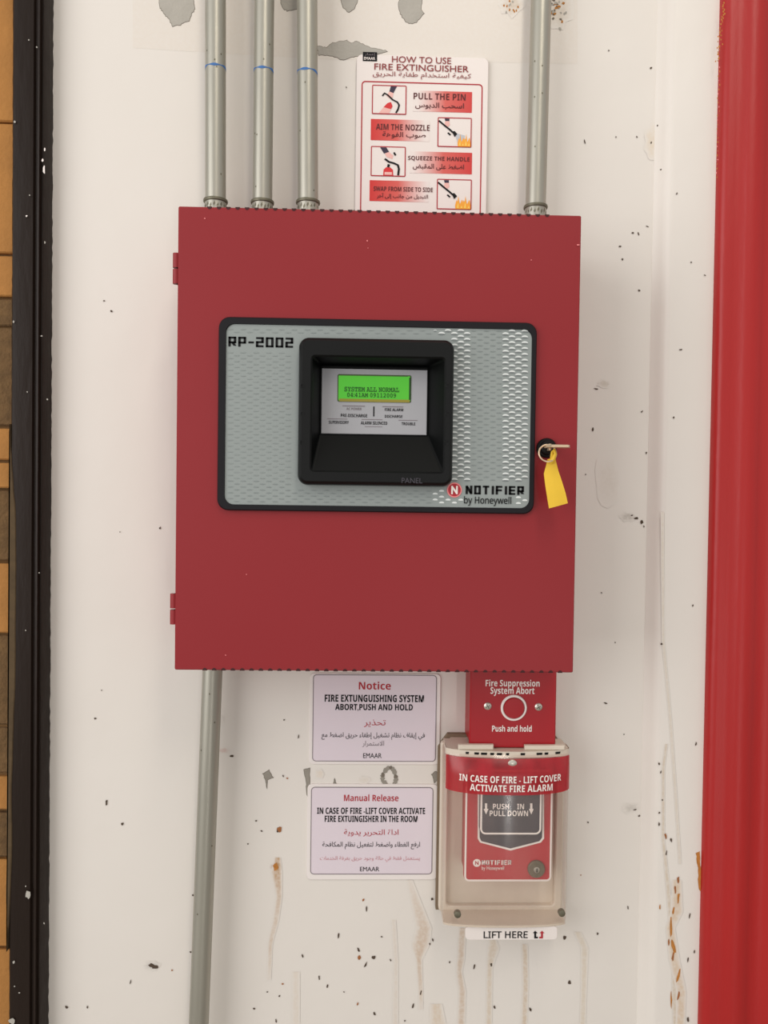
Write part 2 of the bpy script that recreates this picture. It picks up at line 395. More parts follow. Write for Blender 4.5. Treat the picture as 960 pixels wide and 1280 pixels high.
# ------------------------------------------------------------------ the setting
LIFT = [0.0]
def lift(d):
    LIFT[0] += 2e-6              # every mark lies a hair above the one before
    return d + LIFT[0]
def strip(mb, pts, ws, col, amt, d, m='wall'):
    """soft-edged run mark down the wall; pts in photo pixels, ws half widths in pixels"""
    d = lift(d); P, C = [], []
    for i, ((x, y), w_) in enumerate(zip(pts, ws)):
        a = amt[i] if isinstance(amt, list) else amt
        for k, q in ((-1, 0), (-0.35, a), (0.35, a), (1, 0)):
            u = at(x + k * w_, y, d); P.append((u[0], -d, u[1])); C.append(rgba(col, GAIN)[:3] + (q,))
    F = [(i * 4 + k, i * 4 + k + 1, i * 4 + k + 5, i * 4 + k + 4) for i in range(len(pts) - 1) for k in range(3)]
    mb.add(P, F, m, C)
def blob(mb, x, y, rx, ry, col, amt, d, m='wall', n=16):
    d = lift(d); cx, cz = at(x, y, d); k = MMPX(d); c3 = rgba(col, GAIN)[:3]
    P, C = [(cx, -d, cz)], [c3 + (amt,)]
    for s, a in ((0.5, amt * 0.7), (1.0, 0)):
        for i in range(n):
            j = random.uniform(0.75, 1.25); t = 2 * PI * i / n
            P.append((cx + rx * k * s * j * math.cos(t), -d, cz + ry * k * s * j * math.sin(t))); C.append(c3 + (a,))
    F = [(0, 1 + i, 1 + (i + 1) % n) for i in range(n)] + [(1 + i, 1 + n + i, 1 + n + (i + 1) % n, 1 + (i + 1) % n) for i in range(n)]
    mb.add(P, F, m, C)
def speck(mb, x, y, rx, ry, d, m='speck', tilt=0.0):
    d = lift(d); cx, cz = at(x, y, d); k = MMPX(d); pts = []
    for i in range(9):
        t = 2 * PI * i / 9; j = random.uniform(0.6, 1.2)
        a, b = rx * j * math.cos(t), ry * j * math.sin(t)
        pts.append((cx + k * (a * math.cos(tilt) - b * math.sin(tilt)), cz + k * (a * math.sin(tilt) + b * math.cos(tilt))))
    mb.flat(pts, d, m)

WX0, WX1 = at(60, 640)[0], at(811, 640)[0]
wb = MB('wall')
nx, nz = 24, 80
P = []
for j in range(nz + 1):
    for i in range(nx + 1):
        x = WX0 - 0.03 + (WX1 + 0.03 - WX0) * i / nx; z = 2.7 * j / nz
        P.append((x, 0.00005, z))
wb.add(P, [(j * (nx + 1) + i, j * (nx + 1) + i + 1, (j + 1) * (nx + 1) + i + 1, (j + 1) * (nx + 1) + i) for j in range(nz) for i in range(nx)], 'wall')
wb.add([(WX0 - 0.03, 0.1, 0), (WX1, 0.1, 0), (WX1, 0.1, 2.7), (WX0 - 0.03, 0.1, 2.7)], [(0, 1, 2, 3)], 'wall')
# faint old tape patch high on the wall
q = [(166, -20), (722, -20), (722, 80), (400, 74), (166, 60)]
wb.flat(poly_at(q, 0.00005), 0.00005, 'wall', [rgba((208, 194, 178), GAIN)[:3] + (0.25,)] * 5)
# flaked paint down to grey plaster
peels = [
    [(198, -6), (201, 10), (205, 17), (212, 24), (216, 33), (225, 31), (236, 26), (240, 17), (244, 11), (241, -6)],
    [(350, -6), (353, 10), (359, 14), (374, 10), (376, -6)],
    [(425, -6), (428, 8), (436, 16), (444, 10), (448, -6)],
    [(500, -6), (498, 10), (503, 22), (511, 30), (521, 28), (530, 17), (526, 11), (529, -6)],
    [(397, 58), (408, 60), (416, 54), (433, 51), (440, 54), (447, 52), (458, 58), (472, 62), (484, 64), (470, 68), (452, 69), (440, 72), (428, 75), (416, 70), (399, 69)],
    [(329, 967), (336, 963), (341, 972), (334, 975), (334, 987), (332, 975)],
    [(380, 962), (387, 960), (387, 980), (384, 996), (383, 980)],
    [(540, 968), (545, 964), (549, 974), (543, 978)],
    [(418, 973), (420, 980), (417, 981)],
]
for p in peels:
    small = p[0][1] > 500
    w1 = rough_poly(poly_at(p, 0), 0.0006 if not small else 0.0004)
    wb.flat(inset(w1, -0.0005), 0.00012, 'plaster_rim'); wb.flat(w1, 0.0003, 'plaster_old' if small else 'plaster')
# ring of torn paint between the two notices, brown crumbled spots beside the single conduit
for k in range(26):
    t = 2 * PI * k / 26
    speck(wb, 487 + 9 * math.cos(t) + random.uniform(-1.5, 1.5), 972 + 11 * math.sin(t) + random.uniform(-1.5, 1.5), 2.8, 3.2, 0.0003, 'plaster_old' if k % 5 else 'plaster_rim')
for k in range(34):
    speck(wb, random.gauss(695, 5), random.gauss(12, 9), random.uniform(1, 2.6), random.uniform(1, 2.2), 0.0003 + k * 1e-5, random.choice(['ochre', 'plaster', 'plaster_rim', 'plaster']))
blob(wb, 640, 6, 16, 14, (176, 150, 116), 0.55, 0.0002); blob(wb, 697, 12, 18, 26, (186, 166, 138), 0.6, 0.0002)
for k in range(14): speck(wb, random.gauss(640, 6), random.gauss(6, 6), 1.2, 1.6, 0.0003, random.choice(['ochre', 'plaster']))
# run marks and stains
RUST = (176, 138, 96)
strip(wb, [(347, 1072), (346, 1090), (349, 1120), (345, 1150), (338, 1180), (336, 1225)], [4, 7, 4, 4, 3, 3], RUST, [0.9, 0.9, 0.5, 0.4, 0.45, 0.1], 0.0002)
strip(wb, [(512, 1100), (524, 1140), (530, 1160), (526, 1180), (524, 1200), (526, 1240), (526, 1262)], [4, 8, 10, 12, 4, 3, 3], RUST, [0.1, 0.35, 0.45, 0.5, 0.5, 0.45, 0.1], 0.0002)
strip(wb, [(578, 1160), (576, 1200), (574, 1215), (578, 1240), (576, 1290)], [5, 5, 4, 5, 5], RUST, 0.5, 0.0002)
strip(wb, [(616, 1175), (617, 1185), (612, 1210), (611, 1290)], [5, 8, 4, 4], (190, 166, 134), 0.5, 0.0002)
strip(wb, [(656, 1180), (657, 1230), (655, 1290)], [4, 4, 4], (186, 160, 128), 0.6, 0.0002)
strip(wb, [(722, 1165), (731, 1185), (730, 1230), (728, 1290)], [5, 5, 4, 4], (196, 178, 152), 0.5, 0.0002)
strip(wb, [(370, 1215), (370, 1290)], [5, 5], (206, 190, 172), 0.4, 0.0002); strip(wb, [(545, 1255), (548, 1290)], [8, 12], (196, 170, 138), 0.5, 0.0002)
strip(wb, [(492, 1150), (495, 1200), (494, 1290)], [3, 3, 4], (204, 190, 176), 0.5, 0.0002)
for x, y, rx, ry, c, a in ((815, 178, 10, 22, (206, 180, 140), 0.4), (526, 1182, 9, 9, RUST, 0.6), (345, 1085, 7, 9, (150, 96, 40), 0.8), (785, 646, 13, 6, (140, 130, 118), 0.6),
                           (788, 1010, 12, 7, (150, 142, 132), 0.5), (755, 480, 9, 5, (160, 146, 124), 0.5), (270, 900, 9, 7, (204, 194, 186), 0.5), (280, 938, 7, 4, (196, 160, 150), 0.7),
                           (760, 600, 18, 30, (190, 178, 164), 0.3), (190, 1207, 11, 6, (150, 146, 140), 0.5), (400, 968, 6, 6, (206, 186, 160), 0.5), (455, 975, 8, 5, (200, 186, 168), 0.5)):
    blob(wb, x, y, rx, ry, c, a, 0.00015)
sp = [(825, 22, 2, 1), (761, 63, 1, 1.2), (814, 85, 2, 1.4), (770, 171, 1.1, 1.3), (731, 177, 1, 3), (796, 171, 1, 1.6), (814, 178, 1, 2), (809, 283, 2.2, 1), (791, 291, 2, 1.2), (798, 292, 1, 3), (775, 308, 2, 1.3),
      (778, 324, 1.5, 1.5), (799, 363, 2.2, 1.3), (745, 486, 3.5, 1), (803, 514, 1, 1), (741, 537, 1.6, 3), (802, 515, 1.2, 1.2), (817, 549, 1, 1), (808, 566, 1.2, 1.8), (732, 593, 1, 1),
      (796, 648, 4, 2), (802, 653, 2.5, 3), (805, 658, 1, 1.6), (790, 644, 2, 1), (752, 741, 1.2, 1.2), (769, 803, 1, 1), (757, 879, 3, 1.2), (780, 918, 1, 1), (799, 1020, 1.8, 1.5), (794, 1012, 3, 1), (735, 1028, 1.6, 1), (726, 1094, 1, 1),
      (785, 1135, 1, 3), (747, 1167, 1.4, 2), (712, 1228, 2.6, 3), (663, 1262, 1.5, 3.5), (618, 1259, 1.5, 3), (706, 1172, 2.5, 3), (614, 1206, 1.5, 2.5), (540, 1124, 2, 1.8), (454, 1125, 1.5, 2), (458, 1136, 1, 4),
      (423, 1170, 1.5, 4), (448, 1187, 1.6, 4), (477, 1171, 1.6, 1.2), (467, 1197, 2.6, 3), (457, 1206, 1.5, 4.5), (399, 1222, 1, 4), (409, 1233, 1.2, 3), (353, 1230, 1.8, 1.4), (334, 1240, 1.2, 1.1), (349, 1245, 1.4, 1.3),
      (318, 1261, 2, 1.5), (516, 1258, 1.4, 4), (468, 1267, 1.4, 4), (430, 1240, 1.1, 1), (506, 1276, 1.5, 1.2), (345, 1276, 1, 3), (447, 1255, 1, 3), (526, 1241, 1, 4), (290, 945, 3, 1.6), (349, 1037, 3, 3.6), (347, 1039, 2, 2),
      (320, 1026, 1.4, 1.4), (327, 1039, 1.6, 1.3), (310, 1055, 1.4, 1), (354, 970, 1, 2), (359, 973, 1.5, 1), (373, 921, 1, 3), (355, 900, 1.2, 1), (241, 1119, 1.2, 1.6), (119, 898, 1.6, 1.6), (133, 1003, 1.6, 4), (153, 1030, 2, 2.5),
      (190, 1207, 5, 3), (194, 1209, 4, 3), (215, 1213, 1.4, 1.2), (83, 1259, 2, 2.4), (109, 1259, 1, 2), (163, 1228, 1, 4), (127, 863, 1, 1), (200, 660, 1.4, 2), (150, 665, 0.8, 0.8), (139, 389, 2, 1.5), (130, 376, 1.4, 1), (443, 263, 2.2, 1), (433, 109, 1, 1),
      (238, 1190, 1.2, 1.5), (378, 1195, 1, 3), (488, 1200, 1, 2), (562, 1203, 1, 2), (593, 1208, 1.2, 4), (537, 1180, 1.2, 2), (541, 1175, 1, 3)]
for i, (x, y, a, b) in enumerate(sp):
    speck(wb, x, y, a * 0.9, b * 0.9, 0.00035, 'rust' if (i % 9 == 4 and y > 900) else 'speck', random.uniform(-0.4, 0.4))
speck(wb, 345, 1084, 4, 5, 0.0004, 'ochre'); speck(wb, 449, 1197, 2.4, 3, 0.0003, 'rust'); speck(wb, 349, 1037, 3.4, 4, 0.0003, 'rust')
structure(wb.build('wall_back', recalc=False))

# white plaster return beside the red frame
def extrude_profile(mb, prof, z0, z1, m, segs=40, jit=None):
    """prof = [(x, depth)] along the wall, carried up from z0 to z1"""
    lo = []
    for k in range(segs + 1):
        z = z0 + (z1 - z0) * k / segs
        lo.append([(x + (jit[i] * random.uniform(-1, 1) if jit else 0), -d, z) for i, (x, d) in enumerate(prof)])
    mb.loft(lo, m, last=False, closed=False)
xa = at(811, 640)[0]; xr = at(887, 640, 0.014)[0]
pl = MB('wall')
extrude_profile(pl, [(xa - 0.003, -0.004), (xa - 0.002, 0.0003), (xa + 0.0015, 0.0030), (xa + 0.0045, 0.0070), (xa + 0.008, 0.0110), (xa + 0.0115, 0.0133), (xa + 0.014, 0.014), (xr + 0.02, 0.014)], 0, 2.7, 'wall')
D2 = 0.01406
strip(pl, [(828, 640), (829, 800), (838, 900), (845, 1000), (850, 1080)], [2, 2, 2, 2, 2], (196, 180, 156), 0.4, D2)
strip(pl, [(833, 930), (829, 960), (829, 1050), (836, 1120), (842, 1200), (844, 1290)], [2, 2, 2, 3, 3, 3], (186, 164, 132), 0.5, D2)
strip(pl, [(846, 1100), (846, 1140), (838, 1160), (843, 1200), (852, 1240), (850, 1290)], [6, 8, 6, 7, 6, 6], (196, 160, 112), 0.5, D2)
for x, y, a, b in ((848, 1100, 1.5, 6), (844, 1112, 1.2, 5), (848, 1122, 1.6, 8), (842, 1138, 1.5, 6), (839, 1160, 1.5, 14), (842, 1185, 2.4, 10), (836, 1178, 1.2, 5), (841, 1196, 1.4, 6), (848, 1220, 1.6, 9), (839, 1250, 1.2, 12), (848, 1245, 1.4, 6), (860, 1200, 1, 4),
                   (860, 1274, 1.6, 4), (825, 1134, 1, 4), (824, 1030, 1.2, 2.5), (824, 1016, 1.2, 1.5), (832, 1045, 1.3, 5), (839, 1050, 1.2, 3), (826, 965, 1, 2), (828, 1000, 1.2, 1.2), (827, 805, 1.6, 1.5), (870, 930, 1, 3), (862, 1145, 1, 4),
                   (866, 757, 1, 1.4), (851, 437, 2, 1.2), (842, 522, 1.2, 1.6), (846, 242, 1, 1.6), (826, 212, 1.2, 1.2), (822, 157, 1.2, 1.2), (864, 328, 1, 1), (881, 344, 1.4, 0.8), (833, 1066, 1, 4), (868, 1190, 1, 2.5), (824, 955, 1.2, 2)):
    speck(pl, x, y, a, b, D2 + 0.0003, 'ochre' if b > 7 or (y > 1090 and random.random() < 0.4) else 'rust' if b > 4 else 'speck', random.uniform(-0.25, 0.25))
pl.flat(rough_poly(poly_at([(870, 1066), (874, 1064), (876, 1085), (876, 1116), (873, 1108), (872, 1085)], D2), 0.0005), D2 + 0.0003, 'ochre')
structure(pl.build('trim_2', recalc=False))

# red painted steel frame
rf = MB('red_frame')
px = MMPX(0.02)
prof = [(0, 0.0), (0, 0.016), (0.0012, 0.0215), (0.004, 0.0245), (0.008, 0.026), (0.014, 0.0262), (0.020, 0.0275), (0.024, 0.0300), (0.028, 0.0318), (0.033, 0.0322), (0.039, 0.0318), (0.043, 0.0300), (0.047, 0.0285), (0.056, 0.028), (0.062, 0.030), (0.067, 0.0335), (0.074, 0.0345), (0.14, 0.0345), (0.14, 0.0)]
extrude_profile(rf, [(xr - 0.001 + x, d) for x, d in prof], 0, 2.7, 'red_frame', 60)
for k in range(36):
    speck(rf, random.gauss(905, 1.6) - k * 0.25, 4 + k * 2.1 + random.uniform(-1, 1), random.uniform(0.5, 1.1), random.uniform(0.8, 1.7), 0.0268, 'ochre')
for k in range(26):
    speck(rf, random.gauss(899, 1.0) - k * 0.12, 84 + k * 5.5, random.uniform(0.4, 0.8), random.uniform(0.6, 1.6), 0.0266, 'ochre' if k % 3 else 'logo_pink')
structure(rf.build('trim_3', recalc=False))

# black-brown steel frame
bf = MB('black_frame')
x0 = at(11, 640, 0.02)[0]; x1 = at(60.5, 640, 0.006)[0]; W = x1 - x0
prof = [(x0 - 0.001, -0.06), (x0, 0.0), (x0 + 0.0005, 0.016), (x0 + 0.003, 0.020), (x0 + W * 0.30, 0.0205), (x0 + W * 0.66, 0.0195), (x0 + W * 0.70, 0.0165), (x0 + W * 0.74, 0.0165), (x0 + W * 0.78, 0.0195), (x0 + W * 0.84, 0.020), (x0 + W * 0.88, 0.0165), (x0 + W * 0.91, 0.0165), (x0 + W * 0.94, 0.0185), (x0 + W * 0.98, 0.015), (x0 + W, 0.007), (x0 + W + 0.0005, -0.002)]
extrude_profile(bf, prof, 0, 2.7, 'black_frame', 420, [0, 0, 0.0003, 0.0001, 0, 0, 0.0001, 0.0001, 0.0001, 0.0001, 0.0001, 0.0001, 0.0002, 0.0003, 0.0005, 0.0005])
for x, y, a, b, m in ((55, 212, 1.3, 7, 'logo_white'), (53, 200, 1.4, 2, 'logo_white'), (56, 187, 1, 2, 'logo_white'), (33, 270, 1.2, 1.2, 'logo_white'), (36, 50, 1, 1, 'plaster'), (18, 152, 1.6, 1.5, 'plaster'), (46, 59, 1, 1, 'plaster'), (37, 244, 1, 1, 'plaster'), (17, 402, 1.2, 2, 'plaster'),
                      (52, 420, 1.2, 1.2, 'plaster'), (59, 499, 1, 1.4, 'plaster'), (34, 490, 0.8, 1, 'plaster'), (56, 303, 1, 1.8, 'plaster'), (35, 1119, 3, 5.5, 'plaster'), (32, 1108, 1, 1, 'plaster'), (17, 1203, 1.6, 2, 'plaster'), (18, 1233, 1, 1, 'plaster'), (24, 1241, 1.2, 1, 'plaster'), (15, 1277, 5, 4, 'plaster'), (49, 716, 1, 0.8, 'plaster'), (32, 788, 0.8, 1, 'plaster'), (55, 1154, 1, 1.4, 'plaster')):
    speck(bf, x, y, a, b, 0.0212, m)
# brown band along the outer edge of the frame
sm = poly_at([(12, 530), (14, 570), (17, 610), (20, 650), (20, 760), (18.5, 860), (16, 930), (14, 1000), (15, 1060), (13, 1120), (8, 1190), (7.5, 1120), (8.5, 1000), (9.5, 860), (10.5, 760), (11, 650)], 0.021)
bf.prism(rough_poly(sm, 0.0003, 4), 0.004, 0.0212, 'edge_band', 0.0008)
structure(bf.build('trim_1', recalc=False))

# stone clad wall seen past the black frame
ws = MB('mortar')
xb = at(13, 640, -0.03)[0]
ws.box(xb - 0.4, xb + 0.02, -0.10, -0.031, 0, 2.7, 'mortar')
rows = [(-160, -6, 'a'), (-4, 155, 'a'), (157, 318, 'a'), (322, 372, 'a'), (375, 408, 'b'), (411, 532, 'b'), (536, 575, 'a'), (579, 610, 'a'), (613, 700, 'b'), (704, 790, 'a'), (794, 905, 'b'), (909, 965, 'b'), (969, 1010, 'a'), (1014, 1068, 'b'), (1072, 1180, 'a'), (1184, 1400, 'a')]
for (y0, y1, t) in rows:
    z1, z0 = at(8, y0, -0.03)[1], at(8, y1, -0.03)[1]
    xs = [xb - 0.4, xb - 0.2 - random.uniform(-0.05, 0.05), xb + 0.02]
    for a, b in zip(xs, xs[1:]):
        ws.box(a + 0.001, b - 0.001, -0.031, -0.026 + random.uniform(0, 0.004) - (0.002 if t == 'b' else 0), z0, z1, 'stone_' + t, 0.0015)
zlo, zhi = at(8, 1400, -0.03)[1], at(8, -160, -0.03)[1]
k = 0
while zlo > 0.02:
    z0 = max(0, zlo - random.uniform(0.08, 0.14)); ws.box(xb - 0.4, xb + 0.02, -0.031, -0.027, z0, zlo - 0.002, random.choice(['stone_a', 'stone_b'])); zlo = z0
while zhi < 2.68:
    z1 = min(2.7, zhi + random.uniform(0.08, 0.14)); ws.box(xb - 0.4, xb + 0.02, -0.031, -0.027, zhi + 0.002, z1, random.choice(['stone_a', 'stone_a', 'stone_b'])); zhi = z1
structure(ws.build('wall_left'))

fl = MB('floor')
fl.add([(-4, 0.15, 0), (4, 0.15, 0), (4, -5, 0), (-4, -5, 0), (-4, 0.15, -0.1), (4, 0.15, -0.1), (4, -5, -0.1), (-4, -5, -0.1)], [(0, 1, 2, 3), (4, 5, 6, 7), (0, 1, 5, 4), (1, 2, 6, 5), (2, 3, 7, 6), (3, 0, 4, 7)], 'floor')
structure(fl.build('floor'))

# ------------------------------------------------------------------ control panel
PZ0, PZ1, PXW, DF = 1.5 - 0.211, 1.5 + 0.211, 0.184, 0.105
root = Vector((0, 0, PZ0))
panel = thing('fire_alarm_control_panel', 'large square red metal fire alarm control panel with grey faceplate and lit green screen', 'control panel', root)
b = MB('red_panel')
b.box(-PXW + 0.003, PXW - 0.003, 0.0, 0.084, PZ0 + 0.003, PZ1 - 0.003, 'red_panel', 0.001)
b.build('cabinet_body', panel, root)
BZ = rect(373, 422, 567, 606, 0.118)          # bezel outline
OP = rect(390, 447, 555, 589, 0.122)          # its opening
DS = rect(402, 459, 534, 543, 0.098)          # display plate at the back of the recess
def rr(R, r, grow=0.0, n=6): return rrect(R[0], R[1], R[2] + 2 * grow, R[3] + 2 * grow, r, n)
door_o = rrect(0, 1.5, 2 * PXW, PZ1 - PZ0, 0.0015, 6)
hole = rr(BZ, 0.008, -0.006)
d = MB('red_panel')
d.ring(door_o, hole, 0.086, DF, 'red_panel', 0.0008)
for x, y, a, b_ in ((459, 301, 0.9, 1.2), (256, 273, 0.8, 1), (460, 310, 0.6, 0.8), (723, 306, 2, 1), (282, 819, 1, 0.8), (308, 718, 0.8, 0.8), (664, 325, 0.8, 0.7)):
    speck(d, x, y, a, b_, DF + 0.0002, 'logo_pink')
d.build('door', panel, root)
# vent notches along the upper and lower edge, their recess shade put into dark red
for name, zz, sgn, xs0, xs1 in (('upper_vent_strip', PZ1, 1, 256, 690), ('lower_vent_strip', PZ0, -1, 250, 706)):
    v = MB('vent_dark')
    y_ = 262 if sgn > 0 else 838
    n = int((xs1 - xs0) / 11.6)
    for i in range(n):
        cx = at(xs0 + (i + 0.5) * (xs1 - xs0) / n, y_, DF)[0]
        hw = 0.0021
        pts = [(cx + hw * math.cos(t), zz + sgn * (0.0003 - 0.0024 * math.sin(t))) for t in [PI * k / 8 for k in range(9)]]
        v.prism(pts, DF - 0.004, DF + 0.0003, 'vent_dark')
    v.build(name, panel, root)
for (hy0, hy1, hx) in ((317, 355, 220), (742, 780, 217.5)):
    h = MB('dark_red')
    for a, c in ((hy0, (hy0 + hy1) / 2 - 1), ((hy0 + hy1) / 2 + 1, hy1)):
        z1, z0 = at(hx, a, 0.1)[1], at(hx, c, 0.1)[1]
        xx = -PXW - 0.0022
        h.tube([(xx, -0.1, z0), (xx, -0.1, z1)], 0.0034, 'red_panel', 14)
        h.box(xx, -PXW + 0.001, 0.090, 0.1025, z0, z1, 'dark_red', 0.0005)
    h.build('hinge', panel, root)
# faceplate
FP = rect(274, 400.5, 670, 640.5, 0.107)
GP = rect(283, 409, 664, 633, 0.108)
t = MB('black_trim')
t.loft([loop(rr(FP, 0.010), DF), loop(rr(FP, 0.010), 0.1085), loop(rr(FP, 0.0095, -0.001), 0.1098), loop(rr(GP, 0.008, 0.0004), 0.1098), loop(rr(GP, 0.008), 0.1082), loop(rr(GP, 0.008), DF)], 'black_trim', last=False)
t.build('faceplate_trim', panel, root)
g = MB('grey_face')
g.ring(rr(GP, 0.008), hole, DF + 0.0003, 0.1083, 'grey_face')
kx = MMPX(0.108)
def lens(cx, cz, hw, up, dn, d, m):
    n = 8
    pts = [(cx - hw + 2 * hw * i / n, cz - dn * math.sin(PI * i / n)) for i in range(n)] + [(cx + hw * math.cos(PI * i / n), cz + up * math.sin(PI * i / n)) for i in range(n)]
    g.flat(pts, d, m)
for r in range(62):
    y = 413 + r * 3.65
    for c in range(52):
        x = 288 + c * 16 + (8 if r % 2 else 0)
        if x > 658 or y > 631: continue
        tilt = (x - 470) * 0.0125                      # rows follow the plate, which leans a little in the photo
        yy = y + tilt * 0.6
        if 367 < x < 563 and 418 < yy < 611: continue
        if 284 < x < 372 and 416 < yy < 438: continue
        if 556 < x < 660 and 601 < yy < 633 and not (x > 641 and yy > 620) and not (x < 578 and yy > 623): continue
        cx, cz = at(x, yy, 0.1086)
        sil = (x < 592 and x > 540) or (626 < x < 662)  # two upright bands take paler arcs, each over a darker lens
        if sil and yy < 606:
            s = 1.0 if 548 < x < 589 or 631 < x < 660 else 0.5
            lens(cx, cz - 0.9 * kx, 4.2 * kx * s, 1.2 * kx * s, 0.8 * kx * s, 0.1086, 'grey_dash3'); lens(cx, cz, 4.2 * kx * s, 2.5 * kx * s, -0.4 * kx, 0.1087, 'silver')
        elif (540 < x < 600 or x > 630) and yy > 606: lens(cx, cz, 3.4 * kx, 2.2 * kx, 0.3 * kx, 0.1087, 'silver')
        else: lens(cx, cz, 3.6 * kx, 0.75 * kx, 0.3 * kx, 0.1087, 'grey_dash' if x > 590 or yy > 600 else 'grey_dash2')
block_words(g, 'RP-2002', (285.5, 421.5, 369, 434), 0.1084, 'ink')
block_words(g, 'NOTIFIER', (582, 607.3, 657, 618.3), 0.1084, 'ink', 0.27, 0.21)
g.words(sans('by Honeywell', 'plain'), 580, 620.5, 639, 632.5, 0.1087, 'ink', 0.01)
lx, lz = at(568, 612.5, 0.109)
for r_, m, dd in ((9.4, 'logo_pink', 0.1090), (7.8, 'ink_red', 0.1092)):
    g.flat([(lx + r_ * kx * math.cos(2 * PI * i / 28), lz + r_ * kx * math.sin(2 * PI * i / 28)) for i in range(28)], dd, m)
g.text('N', lx, lz, 8.2 * kx, 10.5 * kx, 0.1097, 'logo_white', 0.05)
g.build('faceplate', panel, root)
# bezel round the recessed display
z = MB('black_plastic')
bow = [(x, zz + (0.0022 * (1 - ((x - BZ[0]) / (BZ[2] / 2)) ** 2) * (1 if zz > BZ[1] else -1))) for x, zz in rrect(BZ[0], BZ[1] - 0.001, BZ[2], BZ[3] - 0.001, 0.0085, 10)]
dsp = rrect(DS[0], DS[1], DS[2], DS[3], 0.0005, 10)
opn = rrect(OP[0], OP[1], OP[2], OP[3], 0.0025, 10)
z.loft([loop(bow, 0.1075), loop(bow, 0.1165), loop(inset(bow, 0.0012), 0.1205), loop(inset(bow, 0.0035), 0.1225), loop(inset(opn, -0.0015), 0.1222), loop(opn, 0.1205)], 'black_plastic', last=False)
z.loft([loop(opn, 0.1205), loop(inset(dsp, -0.0015), 0.099), loop(inset(dsp, -0.001), 0.0965)], 'black_matte')
for yy, xl in ((482, 378), (517, 378), (553, 377)):
    for x in (xl, xl + 182):
        z.disc(*at(x, yy, 0.1225), [(0.0024, 0.122), (0.0021, 0.1226), (0.0012, 0.1227), (0.0010, 0.1222)], 'black_plastic', 14)
for i, (x, yy) in enumerate(()): pass
z.words('PANEL', 502, 597.5, 528, 604, 0.1224, 'handle_grey', 0.0)
bezel = z.build('bezel', panel, root)
q = MB('display')
q.prism(dsp, 0.0968, 0.0985, 'display', 0.0005)
q.prism(rrect(DS[0], DS[1] + DS[3] / 2 - 0.001, DS[2], 0.0022, 0.0003, 2), 0.0975, 0.0995, 'black_matte', 0.0003)
D3 = 0.0987
for s, x0, y0, x1, y1, m in (('PRE-DISCHARGE', 426, 517.5, 459, 521.5, 'ink'), ('FIRE ALARM', 481, 510.5, 504, 514, 'ink'), ('DISCHARGE', 481, 518.8, 503, 522.2, 'ink'), ('SUPERVISORY', 411, 526, 436, 529.8, 'ink'), ('ALARM SILENCED', 451, 526.8, 484, 530.8, 'ink'), ('TROUBLE', 502, 528, 519, 531.6, 'ink'), ('AC POWER', 433, 509.5, 452, 512.6, 'ink_grey')):
    q.words(sans(s), x0, y0, x1, y1, D3 - 0.0003, m, 0.0)
for x0, y0, x1, y1, m in ((428, 507, 456, 508, 'ink_grey'), (478, 508, 504, 509, 'ink_grey'), (466.5, 508, 468, 520.5, 'ink'), (409, 523.3, 434, 524, 'ink_grey'), (452, 524, 478, 524.8, 'ink_grey'), (498, 525, 522, 525.8, 'ink_grey'), (456, 533, 478, 533.6, 'ink_grey')):
    R = rect(x0, y0, x1, y1, D3); q.flat(rrect(*R, min(R[2], R[3]) * 0.1, 1), D3 + 0.0001, m)
disp = q.build('display_plate', panel, root)
LC = rect(423, 469.5, 513, 501.5, 0.0992)
l = MB('lcd')
l.prism(rr(LC, 0.0015, 0.0009), 0.0982, 0.0989, 'lcd_edge', 0.0003)
l.prism(rr(LC, 0.0012, -0.0001), 0.0983, 0.0992, 'lcd')
R = rect(424, 499, 512, 502.5, 0.0992); l.flat(rrect(*R, 0.0004, 2), 0.0994, 'lcd_glow')
R = rect(511.3, 472, 513, 500, 0.0992); l.flat(rrect(*R, 0.0004, 2), 0.0995, 'lcd_ink')
R = rect(424, 469, 510, 470.2, 0.0992); l.flat(rrect(*R, 0.0002, 2), 0.0995, 'lcd_edge')
l.words(sans('SYSTEM ALL NORMAL', 'mono'), 430.5, 484.0, 499, 490, 0.0994, 'lcd_ink', 0.02)
l.words(sans('04:41AM 09112009', 'mono'), 434, 491.2, 495, 496.8, 0.0994, 'lcd_ink', 0.02)
l.build('screen', disp, root)
# lock
kxl, kzl = at(683.5, 560, 0.108)
k = MB('black_plastic')
k.disc(kxl, kzl, [(0.0092, DF), (0.0092, 0.108), (0.0080, 0.1095), (0.0068, 0.1095), (0.0062, 0.113), (0.0052, 0.114), (0.0012, 0.114)], 'black_plastic', 30)
k.build('lock_barrel', panel, root)

# key with ring and tag
kr = Vector((kxl, -0.114, kzl))
key = thing('key', 'small key with ring and yellow tag hanging from the panel lock', 'key', kr)
m = MB('brass')
kz = at(690, 558.5, 0.125)[1]
m.box(kxl - 0.0011, kxl + 0.0011, 0.1142, 0.121, kz - 0.003, kz + 0.003, 'brass', 0.0003)
pts = [(-0.0055, 0.121), (0.0135, 0.121), (0.0145, 0.124), (0.0145, 0.134), (0.012, 0.139), (-0.003, 0.139), (-0.0055, 0.135)]
m.loft([[(kxl + x, -dd, kz - 0.0011) for x, dd in pts], [(kxl + x, -dd, kz + 0.0011) for x, dd in pts]], 'brass', first=True)
m.build('key_blade', key, kr)
m = MB('steel_bright')
rc = at(684.5, 566.5, 0.128)
m.torus((rc[0], -0.128, rc[1]), (1, 0, 0), (0, 0.25, 1), 0.0078, 0.0008, 'brass', 36, 8)
m.build('key_ring', key, kr)
m = MB('yellow')
D4 = 0.127
out = [(683.5, 578), (680.2, 593), (682.5, 614), (686, 635.5), (698, 632.5), (709.5, 629), (703.5, 606), (699, 590), (694.5, 575)]
op = poly_at(out, D4)
